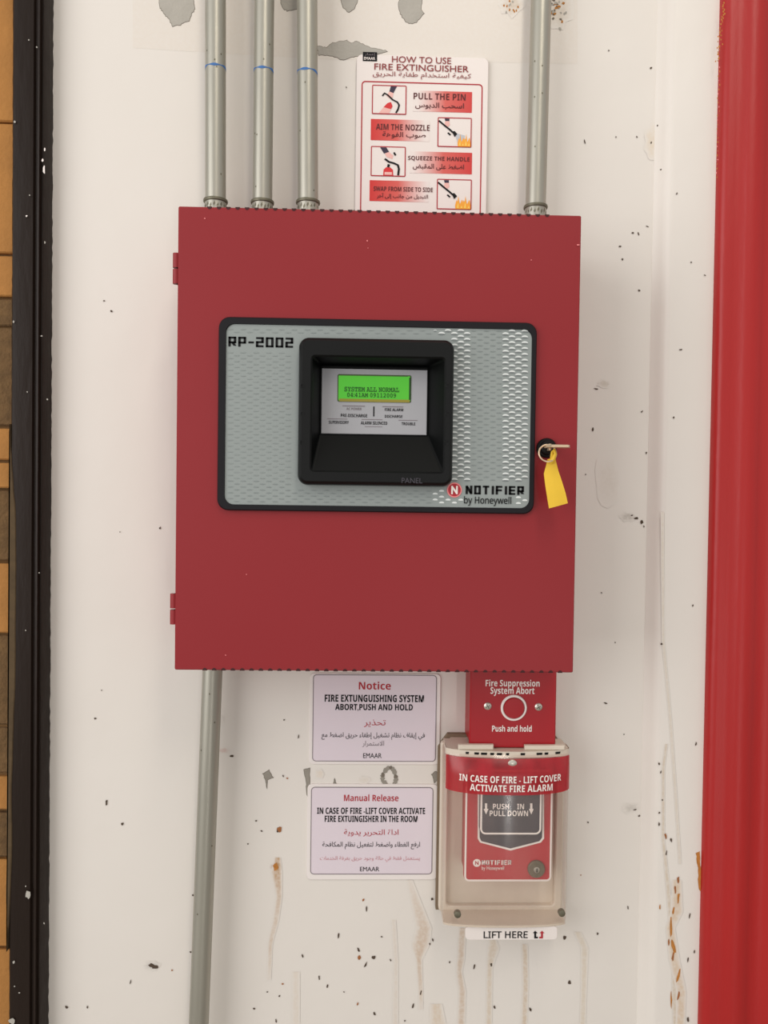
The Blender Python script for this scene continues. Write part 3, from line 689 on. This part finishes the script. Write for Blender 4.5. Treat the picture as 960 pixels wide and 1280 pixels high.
rows_ = [((684.5, 574), (694, 572)), ((683.5, 580), (695.5, 577)), ((680.2, 592), (698.5, 589)), ((681.5, 606), (702.5, 602)), ((683.5, 621), (706.5, 616)), ((686, 635.5), (709.5, 629))]
for thick in (0,):
    A, B = [], []
    for i, (a, c) in enumerate(rows_):
        ddp = D4 - 0.0012 * math.sin(i * 1.1)
        rowA, rowB = [], []
        for s in range(5):
            x_, y_ = a[0] + (c[0] - a[0]) * s / 4, a[1] + (c[1] - a[1]) * s / 4
            u = at(x_, y_, D4); e = 0.0008 * math.sin(s * PI / 4)
            rowA.append((u[0], -ddp - e, u[1])); rowB.append((u[0], -ddp - e + 0.0006, u[1]))
        A.append(rowA); B.append(rowB)
    m.loft([A[i] + B[i][::-1] for i in range(len(A))], 'yellow', first=True)
m.tube([Vector((at(x, y, dd)[0], -dd, at(x, y, dd)[1])) for x, y, dd in ((688, 578, 0.1268), (692, 573, 0.129), (694.3, 567, 0.130), (692.8, 562.5, 0.129), (690.5, 565, 0.1265), (690, 572, 0.1255), (691, 579, 0.1262))], [0.0022, 0.0020, 0.0014, 0.0013, 0.0014, 0.0018, 0.0020], 'yellow', 10)
m.build('tag', key, kr)

# ------------------------------------------------------------------ conduits
def conduit(top, bottom, label, mark=None, connector=None, width=25.5):
    dc = 0.0235
    (xt, zt), (xb_, zb) = at(*top, dc), at(*bottom, dc)
    # straight run carried on past the frame
    if connector:
        zlow = PZ1; zhigh = 2.6
    else:
        zhigh = PZ0; zlow = 0.35
    fx = lambda z_: xb_ + (xt - xb_) * (z_ - zb) / (zt - zb)
    rad = width / 2 * MMPX(dc) * 0.985
    rt = Vector((fx(zlow), -dc, zlow))
    o = thing('electrical_conduit', label, 'conduit', rt, 'galvanised conduits entering the red panel')
    p = MB('steel')
    zs = [zlow + 0.0005 if connector else zlow, zhigh - (0 if connector else 0.0005)]
    p.tube([(fx(z_), -dc, z_) for z_ in zs], rad, 'steel', 32)
    if mark:
        zm = at(top[0], mark, dc - rad)[1]; n = 48; lo = [[], []]
        ph = random.uniform(0, 6)
        for i in range(n):
            t_ = 2 * PI * i / n; wv = 0.0008 * math.sin(t_ + ph) + 0.0004 * math.sin(3 * t_ + ph)
            hh = 0.0009 + 0.0005 * math.sin(5 * t_ + ph)
            for k_, s in ((0, -1), (1, 1)):
                z_ = zm + wv + s * hh; lo[k_].append((fx(z_) + (rad + 0.00015) * math.cos(t_), -dc + (rad + 0.00015) * math.sin(t_), z_))
        p.loft(lo, 'blue_ink', last=False)
    for k_ in range(5):
        z_ = random.uniform(max(zlow + 0.03, 1.0), min(zhigh, 1.9)); a_ = random.uniform(-2.4, -0.7)
        e = Vector((math.cos(a_), math.sin(a_), 0)); c_ = Vector((fx(z_), -dc, z_)) + e * (rad + 0.0001); s_ = Vector((-e.y, e.x, 0))
        p.add([c_ + s_ * 0.0008 + Vector((0, 0, 0.0004)), c_ - s_ * 0.0004 + Vector((0, 0, 0.001)), c_ - s_ * 0.0008 - Vector((0, 0, 0.0005)), c_ + s_ * 0.0003 - Vector((0, 0, 0.0011))], [(0, 1, 2, 3)], 'steel_dark')
    p.build('pipe', o, rt)
    zr = at(bottom[0], connector, dc)[1] if connector else PZ0 - 0.006
    c = MB('steel')
    def ringz(r_, z_): return [(fx(z_) + r_ * math.cos(2 * PI * i / 32), -dc + r_ * math.sin(2 * PI * i / 32), z_) for i in range(32)]
    if connector:
        c.loft([ringz(rad * 0.98, zr + 0.0022), ringz(rad * 1.17, zr + 0.0018), ringz(rad * 1.2, zr + 0.0004), ringz(rad * 1.17, zr - 0.0008), ringz(rad * 1.05, zr - 0.0012)], 'steel_dark', last=False)
        c.loft([ringz(rad * 1.05, zr - 0.0012), ringz(rad * 1.08, zr - 0.012), ringz(rad * 1.08, PZ1 + 0.005)], 'steel', last=False)
        for k_ in range(9):
            a_ = -PI / 2 + (k_ - 4) * 0.33; e = Vector((math.cos(a_), math.sin(a_), 0)); s_ = Vector((-e.y, e.x, 0))
            q_ = Vector((fx(zr), -dc, zr - 0.005 - (k_ % 2) * 0.0015)) + e * rad * 1.065
            c.add([q_ - s_ * 0.0006, q_ + s_ * 0.0010 + Vector((0, 0, 0.0028)), q_ + s_ * 0.0016, q_ + Vector((0, 0, -0.003))], [(0, 1, 2, 3)], 'steel_dark')
        c.loft([ringz(rad * 1.3, PZ1 + 0.005), ringz(rad * 1.3, PZ1 + 0.0003)], 'steel_dark', first=True)
    else:
        c.loft([ringz(rad * 1.25, PZ0 - 0.0003), ringz(rad * 1.25, PZ0 - 0.005), ringz(rad * 1.0, PZ0 - 0.006)], 'steel_dark', first=True, last=False)
    c.build('connector', o, rt)
    return o
conduit((269.5, 0), (269.5, 256), 'vertical grey steel conduit with blue mark, nearest the black frame', 94, 252.5)
conduit((330.5, 0), (328, 256), 'vertical grey steel conduit with blue mark, middle of the three above the panel', 97, 254, 24.5)
conduit((384, 0), (385, 256), 'vertical grey steel conduit with blue mark, third of three, nearest the white poster', 99, 254)
conduit((676.5, 0), (669.5, 258), 'single unmarked grey steel conduit above the panel, between white poster and red frame', None, 260)
conduit((265.5, 842), (248.5, 1280), 'slightly slanted grey steel conduit running down below the panel beside the notices', None, None, 25)

# ------------------------------------------------------------------ poster
DPO = 0.004
px0, pz1 = at(446, 67.5, DPO); px1 = at(609.5, 160, DPO)[0]
pzb = at(525, 330, DPO)[1]
PR = ((px0 + px1) / 2, (pz1 + pzb) / 2, px1 - px0, pz1 - pzb)
# stops at the top of the panel box, behind its door
pzb = PZ1 + 0.002
PR = ((px0 + px1) / 2, (pz1 + pzb) / 2, px1 - px0, pz1 - pzb)
rt = Vector((PR[0], 0, pzb))
po = thing('safety_poster', 'white how to use fire extinguisher poster with red borders tucked behind top of panel', 'poster', rt)
s = MB('white_sheet')
s.prism(rr(PR, 0.006), 0.0015, DPO, 'white_sheet', 0.0005)
E0 = DPO + 0.0003
R = rect(453.5, 65, 471.5, 76.5, E0); s.flat(rrect(*R, 0.0003, 1), E0, 'ink')
s.words('EMAAR', 455, 71.5, 469, 75, E0, 'logo_white', 0.01); s.words(arabic('إعمار'), 456, 66.5, 469, 70.5, E0, 'ink_grey', 0.0)
s.words('HOW TO USE', 490, 71.2, 564, 79.2, E0, 'ink_maroon', 0.004)
s.words('FIRE EXTINGUISHER', 468, 81.0, 586, 89, E0, 'ink_maroon', 0.004)
s.words(arabic('كيفية استخدام طفاية الحريق'), 466, 90.5, 589, 99.5, E0, 'ink_maroon', 0.0)
s.build('board', po, rt)
f = MB('ink_red')
tl = at(452, 101, E0); tr_ = at(603.5, 105, E0); zb_ = pzb + 0.004
bx = (tl[0] + tr_[0]) / 2; bt = (tl[1] + tr_[1]) / 2; bw = tr_[0] - tl[0]
bo = rrect(bx, (bt + zb_) / 2, bw, bt - zb_, 0.004)
f.ring(bo, inset(bo, 0.0012), DPO, E0, 'ink_red')
f.build('border_line', po, rt)
caps = [('PULL THE PIN', 'اسحب الدبوس', 516, 114, 590, 140, 'banner_r', (517, 117, 582, 125), (519, 128.5, 580, 137)),
        ('AIM THE NOZZLE', 'صوب الفوهة', 463.5, 149.5, 537, 176, 'banner_l', (470, 155.5, 537, 163), (478, 165, 532, 173.5)),
        ('SQUEEZE THE HANDLE', 'اضغط على المقبض', 512, 190, 590, 217, 'banner_r', (510, 195.8, 587, 202.2), (516, 205, 580, 213)),
        ('SWAP FROM SIDE TO SIDE', 'التبديل من جانب إلى آخر', 462, 226, 536, 252, 'banner_l', (467, 233.8, 541, 239.5), (471, 242, 535, 249.5))]
for en, ar, x0, y0, x1, y1, mt, be, ba in caps:
    c = MB(mt); R = rect(x0, y0, x1, y1, E0)
    c.prism(rrect(*R, 0.0003, 1), DPO, E0, mt)
    c.words(sans(en), *be, E0, 'ink_dark_red', -0.004); c.words(arabic(ar), *ba, E0, 'ink_dark_red', 0.012)
    c.build('caption_banner', po, rt)
def stroke(mb, pts, wd, m, d, R):
    """drawn line on the picture; pts and width in the picture's own 0..1 frame"""
    P = []
    for i, (x, y) in enumerate(pts):
        a, b_ = pts[max(0, i - 1)], pts[min(len(pts) - 1, i + 1)]
        t_ = Vector((b_[0] - a[0], b_[1] - a[1])).normalized(); n_ = Vector((-t_.y, t_.x)) * wd / 2
        for s_ in (1, -1): P.append((R[0] + (x + n_.x * s_ - 0.5) * R[2], -d, R[1] + (0.5 - y - n_.y * s_) * R[3]))
    mb.add(P, [(2 * i, 2 * i + 1, 2 * i + 3, 2 * i + 2) for i in range(len(pts) - 1)], m)
def shape(mb, pts, m, d, R): mb.flat([(R[0] + (x - 0.5) * R[2], R[1] + (0.5 - y) * R[3]) for x, y in pts], d, m)
def flames(mb, R, d, x0, x1, ytop):
    for i in range(4):
        a = x0 + (x1 - x0) * i / 4; wd = (x1 - x0) / 3.2; h_ = ytop + 0.12 * (i % 2)
        o_ = [(a, 0.98), (a + wd, 0.98), (a + wd * 1.02, 0.85), (a + wd * 0.8, 0.72), (a + wd * 0.62, h_), (a + wd * 0.45, 0.74), (a + wd * 0.2, h_ + 0.14), (a - 0.01, 0.86)]
        shape(mb, [(min(x, 0.97), y) for x, y in o_], 'flame', d + 0.00005 * i, R)
        shape(mb, [(min(a + wd * 0.3, 0.96), 0.95), (min(a + wd * 0.75, 0.97), 0.95), (min(a + wd * 0.6, 0.97), h_ + 0.2)], 'flame_y', d + 0.0003, R)
for idx, (x0, y0, x1, y1) in enumerate(((465, 106.5, 508, 143), (547, 147, 589.5, 184), (463.5, 183, 507, 220.5), (546, 224, 589.5, 262))):
    R = rect(x0, y0, x1, y1, E0); c = MB('white_sheet')
    ro = rrect(*R, 0.001, 2); c.prism(ro, DPO, E0, 'white_sheet')
    c.ring(ro, inset(ro, 0.0010), DPO, E0 + 0.0002, 'ink_red')
    D5 = E0 + 0.0003
    if idx == 0:
        shape(c, [(0.54, 0.04), (0.72, 0.04), (0.62, 0.27), (0.50, 0.22)], 'sleeve', D5, R); shape(c, [(0.50, 0.22), (0.62, 0.27), (0.60, 0.42), (0.50, 0.45), (0.42, 0.36)], 'hand', D5, R)
        shape(c, [(0.20, 0.97), (0.38, 0.70), (0.45, 0.62), (0.54, 0.60), (0.60, 0.72), (0.56, 0.82), (0.50, 0.97)], 'hand', D5, R); shape(c, [(0.34, 0.76), (0.45, 0.62), (0.55, 0.58), (0.60, 0.72), (0.56, 0.82), (0.46, 0.80)], 'ext_red', D5 + 0.0001, R)
        stroke(c, [(0.30, 0.38), (0.36, 0.28), (0.45, 0.34), (0.60, 0.50), (0.74, 0.58), (0.79, 0.68), (0.76, 0.82), (0.70, 0.95)], 0.05, 'ink', D5 + 0.0002, R)
    elif idx == 2:
        shape(c, [(0.26, 0.04), (0.44, 0.04), (0.52, 0.18), (0.38, 0.25)], 'sleeve', D5, R); shape(c, [(0.40, 0.24), (0.52, 0.19), (0.64, 0.30), (0.62, 0.42), (0.46, 0.36)], 'hand', D5, R)
        shape(c, [(0.36, 0.97), (0.37, 0.78), (0.44, 0.70), (0.56, 0.70), (0.64, 0.78), (0.65, 0.97)], 'ext_red', D5, R); shape(c, [(0.40, 0.86), (0.61, 0.86), (0.61, 0.95), (0.40, 0.95)], 'hand', D5 + 0.0001, R)
        stroke(c, [(0.40, 0.42), (0.52, 0.52), (0.66, 0.56), (0.78, 0.62), (0.81, 0.75), (0.79, 0.96)], 0.06, 'ink', D5 + 0.0002, R); stroke(c, [(0.50, 0.70), (0.52, 0.60)], 0.07, 'ink', D5 + 0.0002, R); stroke(c, [(0.66, 0.20), (0.71, 0.30)], 0.05, 'ink', D5 + 0.0002, R)
    else:
        shape(c, [(0.20, 0.04), (0.34, 0.04), (0.34, 0.13), (0.22, 0.13)], 'sleeve', D5, R); shape(c, [(0.22, 0.13), (0.34, 0.13), (0.36, 0.26), (0.28, 0.34), (0.20, 0.24)], 'hand', D5, R)
        stroke(c, [(0.03, 0.12), (0.20, 0.28), (0.36, 0.42), (0.46, 0.52)], 0.055, 'ink', D5 + 0.0001, R); shape(c, [(0.42, 0.48), (0.50, 0.46), (0.58, 0.56), (0.50, 0.66)], 'ink', D5 + 0.0002, R)
        stroke(c, [(0.30, 0.52), (0.38, 0.60)], 0.05, 'ink', D5 + 0.0001, R)
        if idx == 1: shape(c, [(0.52, 0.60), (0.58, 0.54), (0.80, 0.60), (0.78, 0.90), (0.62, 0.95)], 'spray', D5, R)
        flames(c, R, D5 + 0.0001, 0.54 if idx == 3 else 0.60, 0.95, 0.55)
    c.build('pictogram', po, rt)

# ------------------------------------------------------------------ laminated notices
def notice(box, inner, label, lines):
    R = rect(*box, 0.002); rt = Vector((R[0], 0, R[1] - R[3] / 2))
    o = thing('notice_sign', label, 'sign', rt, 'laminated notices below the panel')
    s = MB('laminate'); s.prism(rr(R, 0.005), 0.0001, 0.0016, 'laminate', 0.0004)
    s.build('laminate_sheet', o, rt)
    I = rect(*inner, 0.002); p = MB('notice')
    io = rrect(*I, 0.004); p.prism(io, 0.0012, 0.0019, 'notice')
    p.ring(io, inset(io, 0.0007), 0.0015, 0.0021, 'ink_grey')
    for (tx, x0, y0, x1, y1, mt, bd) in lines: p.words(tx, x0, y0, x1, y1, 0.002, mt, bd, up=0.0002)
    p.build('paper', o, rt)
    return o
notice((387, 842, 550.5, 956), (391, 843.5, 545.5, 952), 'laminated notice reading abort, push and hold, directly under the red panel',
       [(sans('Notice'), 448.5, 852, 488.5, 862, 'ink_red', 0.0), (sans('FIRE EXTUNGUISHING SYSTEM'), 406, 868.5, 530, 877.5, 'ink', 0.008), (sans('ABORT,PUSH AND HOLD'), 419, 880, 516, 889, 'ink', 0.008),
        (arabic('تحذير'), 455, 899.5, 482, 909, 'ink_red', 0.0), (arabic('في إيقاف نظام تشغيل إطفاء حريق اضغط مع'), 402, 915.5, 531, 925, 'ink', 0.0), (arabic('الاستمرار'), 453, 926, 480, 934, 'ink_grey', 0.0), ('EMAAR', 454, 941.5, 477, 947.5, 'ink', 0.0)])
notice((384, 980.5, 547.5, 1100), (388.5, 984, 541, 1093), 'laminated manual release notice on the wall, lower of the two stacked notices',
       [(sans('Manual Release'), 430, 993, 498, 1001.5, 'ink_red', -0.004), (sans('IN CASE OF FIRE -LIFT COVER ACTIVATE'), 396.5, 1009.5, 531.5, 1017.5, 'ink', 0.004), (sans('FIRE EXTUINGISHER IN THE ROOM'), 406, 1019.5, 522, 1027.5, 'ink', 0.004),
        (arabic('اداة التحرير يدوية'), 430, 1036.5, 498, 1045.5, 'ink_red', 0.0), (arabic('ارفع الغطاء واضغط لتفعيل نظام المكافحة'), 403, 1052, 525, 1061.5, 'ink', 0.0), (arabic('يستعمل فقط في حالة وجود حريق بغرفة الخدمات'), 400, 1070, 525, 1077.5, 'ink_pink', 0.0), ('EMAAR', 450, 1083.5, 474, 1089, 'ink', 0.0)])

# ------------------------------------------------------------------ abort station
DA = 0.045
A = rect(587.5, 820, 695.5, 931, DA)
az1 = PZ0 - 0.001; az0 = at(640, 935, DA)[1]
A = (A[0], (az0 + az1) / 2, A[2], az1 - az0)
rt = Vector((A[0], 0, az0))
ab = thing('abort_switch', 'red wall plate lettered fire suppression system abort with round white-ringed button', 'switch', rt)
s = MB('red_plate'); s.prism(rr(A, 0.002, -0.0015), 0.0, DA - 0.004, 'red_plate'); s.build('back_box', ab, rt)
s = MB('red_plate'); s.prism(rr(A, 0.0025), DA - 0.004, DA, 'red_plate', 0.0012)
s.words(sans('Fire Suppression'), 607, 849.5, 674.5, 860.5, DA, 'logo_white', 0.0); s.words(sans('System Abort'), 613, 858.5, 668, 870, DA, 'logo_white', 0.0); s.words(sans('Push and hold'), 615, 906.5, 664.5, 914.5, DA, 'logo_white', 0.0)
s.build('cover_plate', ab, rt)
bc = at(642, 884.5, DA); kk = MMPX(DA)
s = MB('logo_white'); s.disc(*bc, [(16.5 * kk, DA), (16.5 * kk, DA + 0.0012), (15.6 * kk, DA + 0.002), (14 * kk, DA + 0.002), (13.6 * kk, DA + 0.0008)], 'logo_white', 40); s.build('button_ring', ab, rt)
s = MB('red_plastic'); s.disc(*bc, [(13.2 * kk, DA), (13.2 * kk, DA + 0.0020), (12.4 * kk, DA + 0.0028), (6 * kk, DA + 0.003)], 'red_plate', 36); s.build('push_button', ab, rt)
for x, y in ((609.5, 882.5), (673, 883.5)):
    s = MB('steel_bright'); c = at(x, y, DA)
    s.disc(*c, [(5 * kk, DA), (4.6 * kk, DA + 0.001), (3 * kk, DA + 0.0018), (1 * kk, DA + 0.002)], 'steel_bright', 18)
    for a in (0.5, 0.5 + PI / 2):
        e = Vector((math.cos(a), math.sin(a))) * 3 * kk; n_ = Vector((-e.y, e.x)) * 0.18
        s.flat([tuple(Vector(c) + e + n_), tuple(Vector(c) - e + n_), tuple(Vector(c) - e - n_), tuple(Vector(c) + e - n_)], DA + 0.00215, 'steel_dark')
    s.build('screw', ab, rt)

# ------------------------------------------------------------------ manual pull station
DPS = 0.045; kk = MMPX(DPS)
PSR = rect(581, 962, 690.5, 1102, DPS)
rt = Vector((PSR[0], 0, PSR[1] - PSR[3] / 2))
ps = thing('pull_station', 'red manual fire alarm pull station with dark handle inside the clear cover', 'fire alarm pull station', rt)
s = MB('dark_red'); s.prism(rr(PSR, 0.003, -0.002), 0.0105, DPS - 0.006, 'red_plate'); s.build('back_box', ps, rt)
s = MB('red_plastic'); s.prism(rr(PSR, 0.005), DPS - 0.0075, DPS, 'red_plastic', 0.002)
o2 = inset(rrect(*PSR, 0.005), 0.0004); s.ring(o2, inset(o2, 0.0017), DPS - 0.002, DPS + 0.0004, 'logo_white')
# white outline round the handle well
def hwell(g_):
    p = [(597 - g_, 985 - g_), (597 - g_, 1048 + g_ * 0.5), (600 - g_ * 0.7, 1053 + g_ * 0.7), (638, 1063 + g_), (676 + g_ * 0.7, 1053 + g_ * 0.7), (680 + g_, 1048 + g_ * 0.5), (680 + g_, 985 - g_)]
    return poly_at(p, DPS)
s.loft([loop(hwell(0), DPS + 0.0004), loop(hwell(-2.4), DPS + 0.0004), loop(hwell(-2.4), DPS - 0.0008)], 'logo_white', last=False)
s.flat(hwell(-2.3), DPS + 0.00012, 'handle_grey')
block_words(s, 'NOTIFIER', (602, 1075, 640, 1081), DPS, 'logo_white'); s.words('by Honeywell', 602, 1082.5, 630, 1088.5, DPS, 'logo_white', 0.0)
lc = at(596, 1078.5, DPS); s.flat([(lc[0] + 5 * kk * math.cos(2 * PI * i / 20), lc[1] + 5 * kk * math.sin(2 * PI * i / 20)) for i in range(20)], DPS + 0.0003, 'logo_white')
s.text('N', lc[0], lc[1], 4.5 * kk, 5 * kk, DPS + 0.0005, 'ink_red', 0.03)
s.build('front_plate', ps, rt)
s = MB('handle_grey')
H = rect(600, 984, 677, 1043, DPS + 0.006)
s.prism(rr(H, 0.006), DPS, DPS + 0.007, 'handle_grey', 0.002)
ho = inset(rr(H, 0.006), 0.0004); s.ring(ho, inset(ho, 0.0017), DPS + 0.004, DPS + 0.0072, 'logo_white')
DH = DPS + 0.0071
s.words(sans('PUSH    IN'), 616, 1004.5, 655, 1011.5, DH, 'logo_white', 0.0); s.words(sans('PULL DOWN'), 612, 1013, 660, 1020, DH, 'logo_white', 0.0)
for x in (607.5, 664):
    s.flat(poly_at([(x - 1.4, 1004), (x + 1.4, 1004), (x + 1.4, 1011), (x + 3, 1011), (x, 1018), (x - 3, 1011), (x - 1.4, 1011)], DH), DH + 0.0003, 'logo_white')
s.build('handle', ps, rt)
s = MB('handle_grey'); c = at(670, 1085.5, DPS)
s.disc(*c, [(11 * kk, DPS), (11 * kk, DPS + 0.002), (10 * kk, DPS + 0.003), (4.5 * kk, DPS + 0.003), (4.2 * kk, DPS + 0.0036), (1, 0)][:-1], 'steel_dark', 26)
s.disc(*c, [(4 * kk, DPS + 0.0037), (3 * kk, DPS + 0.0042)], 'steel', 18); s.flat(rrect(c[0], c[1], 1.4 * kk, 5 * kk, 0.0003, 2), DPS + 0.0044, 'ink')
s.build('key_lock', ps, rt)

# ------------------------------------------------------------------ clear lift-up cover
d0, d1, d2 = 0.012, 0.040, 0.064
fx0, fzt = at(558, 942, 0.05); fx1 = at(714, 942, 0.05)[0]
cxm = (fx0 + fx1) / 2; hw = (fx1 - fx0) / 2
fzt = at(638, 946, d2)[1]; fzb = at(638, 1161, 0.050)[1]
rt = Vector((cxm, 0, fzb))
cv = thing('protective_cover', 'clear hinged plastic cover with red in case of fire label over the pull station', 'protective cover', rt)
# back frame, chamfered at the top
bwid = hw + 0.001
def frame_out(g_=0.0):
    a, t_, bm_ = bwid - g_, fzt + 0.002 - g_, fzb + g_
    return [(cxm - a, bm_), (cxm + a, bm_), (cxm + a, t_ - 0.014), (cxm + a - 0.010, t_), (cxm - a + 0.010, t_), (cxm - a, t_ - 0.014)]
s = MB('beige')
s.prism(frame_out(-0.003), 0.0, 0.007, 'gasket'); s.prism(frame_out(), 0.0071, d0 - 0.002, 'beige', 0.001)
s.build('back_frame', cv, rt)
# shell: rounded section carried down, closed above and below
def sect(hw_, da, db, n=40, e=2.7):
    out = []
    for i in range(n + 1):
        t_ = PI * i / n; cs, sn = math.cos(t_), math.sin(t_)
        out.append((-hw_ * math.copysign(abs(cs) ** (2 / e), cs), da + db * abs(sn) ** (2 / e)))
    return out
EXP = 2.15
def bulge(z_):
    q = 1.0
    a = (fzt - z_) / 0.022
    if a < 1: q = 0.62 + 0.38 * math.sin(max(0, a) * PI / 2)
    b_ = (z_ - fzb) / 0.055
    if b_ < 1: q = 0.34 + 0.66 * (0.5 - 0.5 * math.cos(PI * max(0, b_)))
    return (d2 - d1) * q
def shell_pt(x, z_, off=0.0):
    u = max(-1, min(1, (x - cxm) / (hw + off)))
    return (x, -(d1 + off + bulge(z_) * (1 - abs(u) ** EXP) ** (1 / EXP)), z_)
section = lambda z_: [(-hw, d0), (-hw, (d0 + d1) / 2)] + sect(hw, d1, bulge(z_), e=EXP) + [(hw, (d0 + d1) / 2), (hw, d0)]
prof = section(fzt)
s = MB('clear')
nzs = 44; lo = []
for k_ in range(nzs + 1):
    z_ = fzb + (fzt - fzb) * k_ / nzs
    lo.append([(cxm + x, -dd, z_) for x, dd in section(z_)])
s.loft(lo, 'clear', last=False, closed=False)
s.add(lo[-1], [tuple(range(len(prof)))], 'clear')
# base flange that meets the frame
fo, fi = rrect(cxm, (fzb + fzt) / 2, 2 * hw + 0.004, fzt - fzb + 0.0, 0.004), rrect(cxm, (fzb + fzt) / 2, 2 * hw - 0.012, fzt - fzb - 0.012, 0.004)
s.build('clear_shell', cv, rt, smooth=40)
s = MB('beige'); s.ring(fo, fi, d0 - 0.0018, d0 + 0.005, 'beige', 0.0012); s.build('base_flange', cv, rt)
s = MB('beige'); pb = section(fzb)
s.loft([[(cxm + x * 0.99, -dd, fzb + 0.0001) for x, dd in pb], [(cxm + x * 0.99, -dd, fzb + 0.0022) for x, dd in pb]], 'beige', first=True)
s.build('base_tray', cv, rt)
# hinge rail along the top with slots and two lips
s = MB('beige')
zt = fzt
ra = [(x, dd) for x, dd in prof if dd <= 0.2]
top_in = [(cxm + x * 0.985, -dd, zt + 0.0006) for x, dd in prof]; top_hi = [(cxm + x * 0.985, -dd, zt + 0.0022) for x, dd in prof]
s.loft([top_in, top_hi], 'beige', first=True)
fr_in = [(cxm + x, -(dd + 0.0006), zt - 0.004) for x, dd in prof[1:-1]]; fr_hi = [(cxm + x, -(dd + 0.0006), zt + 0.0022) for x, dd in prof[1:-1]]
s.loft([fr_in, fr_hi], 'beige', last=False, closed=False)
s.box(at(573, 930, 0.05)[0], at(617, 930, 0.05)[0], 0.0458, 0.051, zt + 0.0023, zt + 0.0075, 'beige', 0.001)
s.box(at(656, 930, 0.05)[0], at(706, 930, 0.05)[0], 0.0458, 0.051, zt + 0.0023, zt + 0.0070, 'beige', 0.001)
for i, x in enumerate((583.5, 595, 604, 614, 623, 633, 652, 673, 682, 697)):
    hw_ = (1.8 + (i * 7 % 5) * 0.45) * MMPX(0.05); xx = at(x, 938, 0.05)[0]
    q0, q1 = shell_pt(xx - hw_, zt, 0.0010), shell_pt(xx + hw_, zt, 0.0010)
    s.add([(q0[0], q0[1], zt - 0.0012), (q1[0], q1[1], zt - 0.0012), (q1[0] + 0.0004, q1[1], zt + 0.0010), (q0[0], q0[1], zt + 0.0010)], [(0, 1, 2, 3)], 'ink')
s.build('hinge_rail', cv, rt)
# red warning label following the curve
s = MB('label_film')
lt, lb = fzt - 0.004, at(638, 994, d2)[1]
xs = [cxm + (hw - 0.0002) * math.sin(PI / 2 * (i / 24 * 2 - 1)) for i in range(25)]
lo = []
for k_ in range(13):
    z_ = lb + (lt - lb) * k_ / 12; lo.append([shell_pt(x, z_, 0.0006) for x in xs])
s.loft(lo, 'label_film', last=False, closed=False)
wf = lambda x, z_: shell_pt(x, z_, 0.0011)
cz1 = at(638, 974.5, d2)[1]; cz2 = at(638, 985.5, d2)[1]; kk = MMPX(d2)
s.text(sans('IN CASE OF FIRE - LIFT COVER'), cxm + 0.0005, cz1, 131 * kk, 8.8 * kk, 0, 'logo_white', 0.0, wf)
s.text(sans('ACTIVATE FIRE ALARM'), cxm + 0.001, cz2, 106 * kk, 8.8 * kk, 0, 'logo_white', 0.0, wf)
s.build('warning_label', cv, rt, recalc=False)
s = MB('steel_bright'); c = at(641, 955, d2 - 0.002); db_ = -shell_pt(*c)[1]; s.disc(*c, [(0.0036, db_ - 0.002), (0.0034, db_ + 0.0010), (0.002, db_ + 0.0018)], 'steel_bright', 18, 1.3); s.build('latch_button', cv, rt)
for x, y in ((571.5, 1141), (702, 1141)):
    s = MB('steel_dark'); c = at(x, y, 0.044); ds = -shell_pt(*c)[1]; s.disc(*c, [(0.0036, ds - 0.003), (0.0034, ds + 0.0012), (0.002, ds + 0.0020), (0.0006, ds + 0.0020)], 'steel_dark', 18); s.build('screw', cv, rt)
s = MB('white_sheet')
L_ = rect(582, 1157, 697, 1175, 0.045); ztop = fzb - 0.0003
L_ = (L_[0], (ztop + L_[1] - L_[3] / 2) / 2, L_[2], ztop - (L_[1] - L_[3] / 2))
s.prism(rr(L_, 0.004), 0.0432, 0.045, 'white_sheet', 0.0004)
s.words(sans('LIFT HERE', 'plain'), 604.5, 1164, 659.5, 1172.5, 0.045, 'ink', 0.015)
for x, mt in ((669, 'ink'), (677.5, 'ink_red')):
    q_ = -1 if mt == 'ink_red' else 1
    s.flat(poly_at([(x - 3 * q_, 1166.5), (x, 1163.5), (x + 3 * q_, 1166.5), (x + 1.2 * q_, 1166.5), (x + 1.2 * q_, 1171), (x + 3.4 * q_, 1171), (x + 3.4 * q_, 1173), (x - 1.2 * q_, 1173), (x - 1.2 * q_, 1166.5)], 0.0454), 0.0454, mt)
s.build('lift_tab', cv, rt)
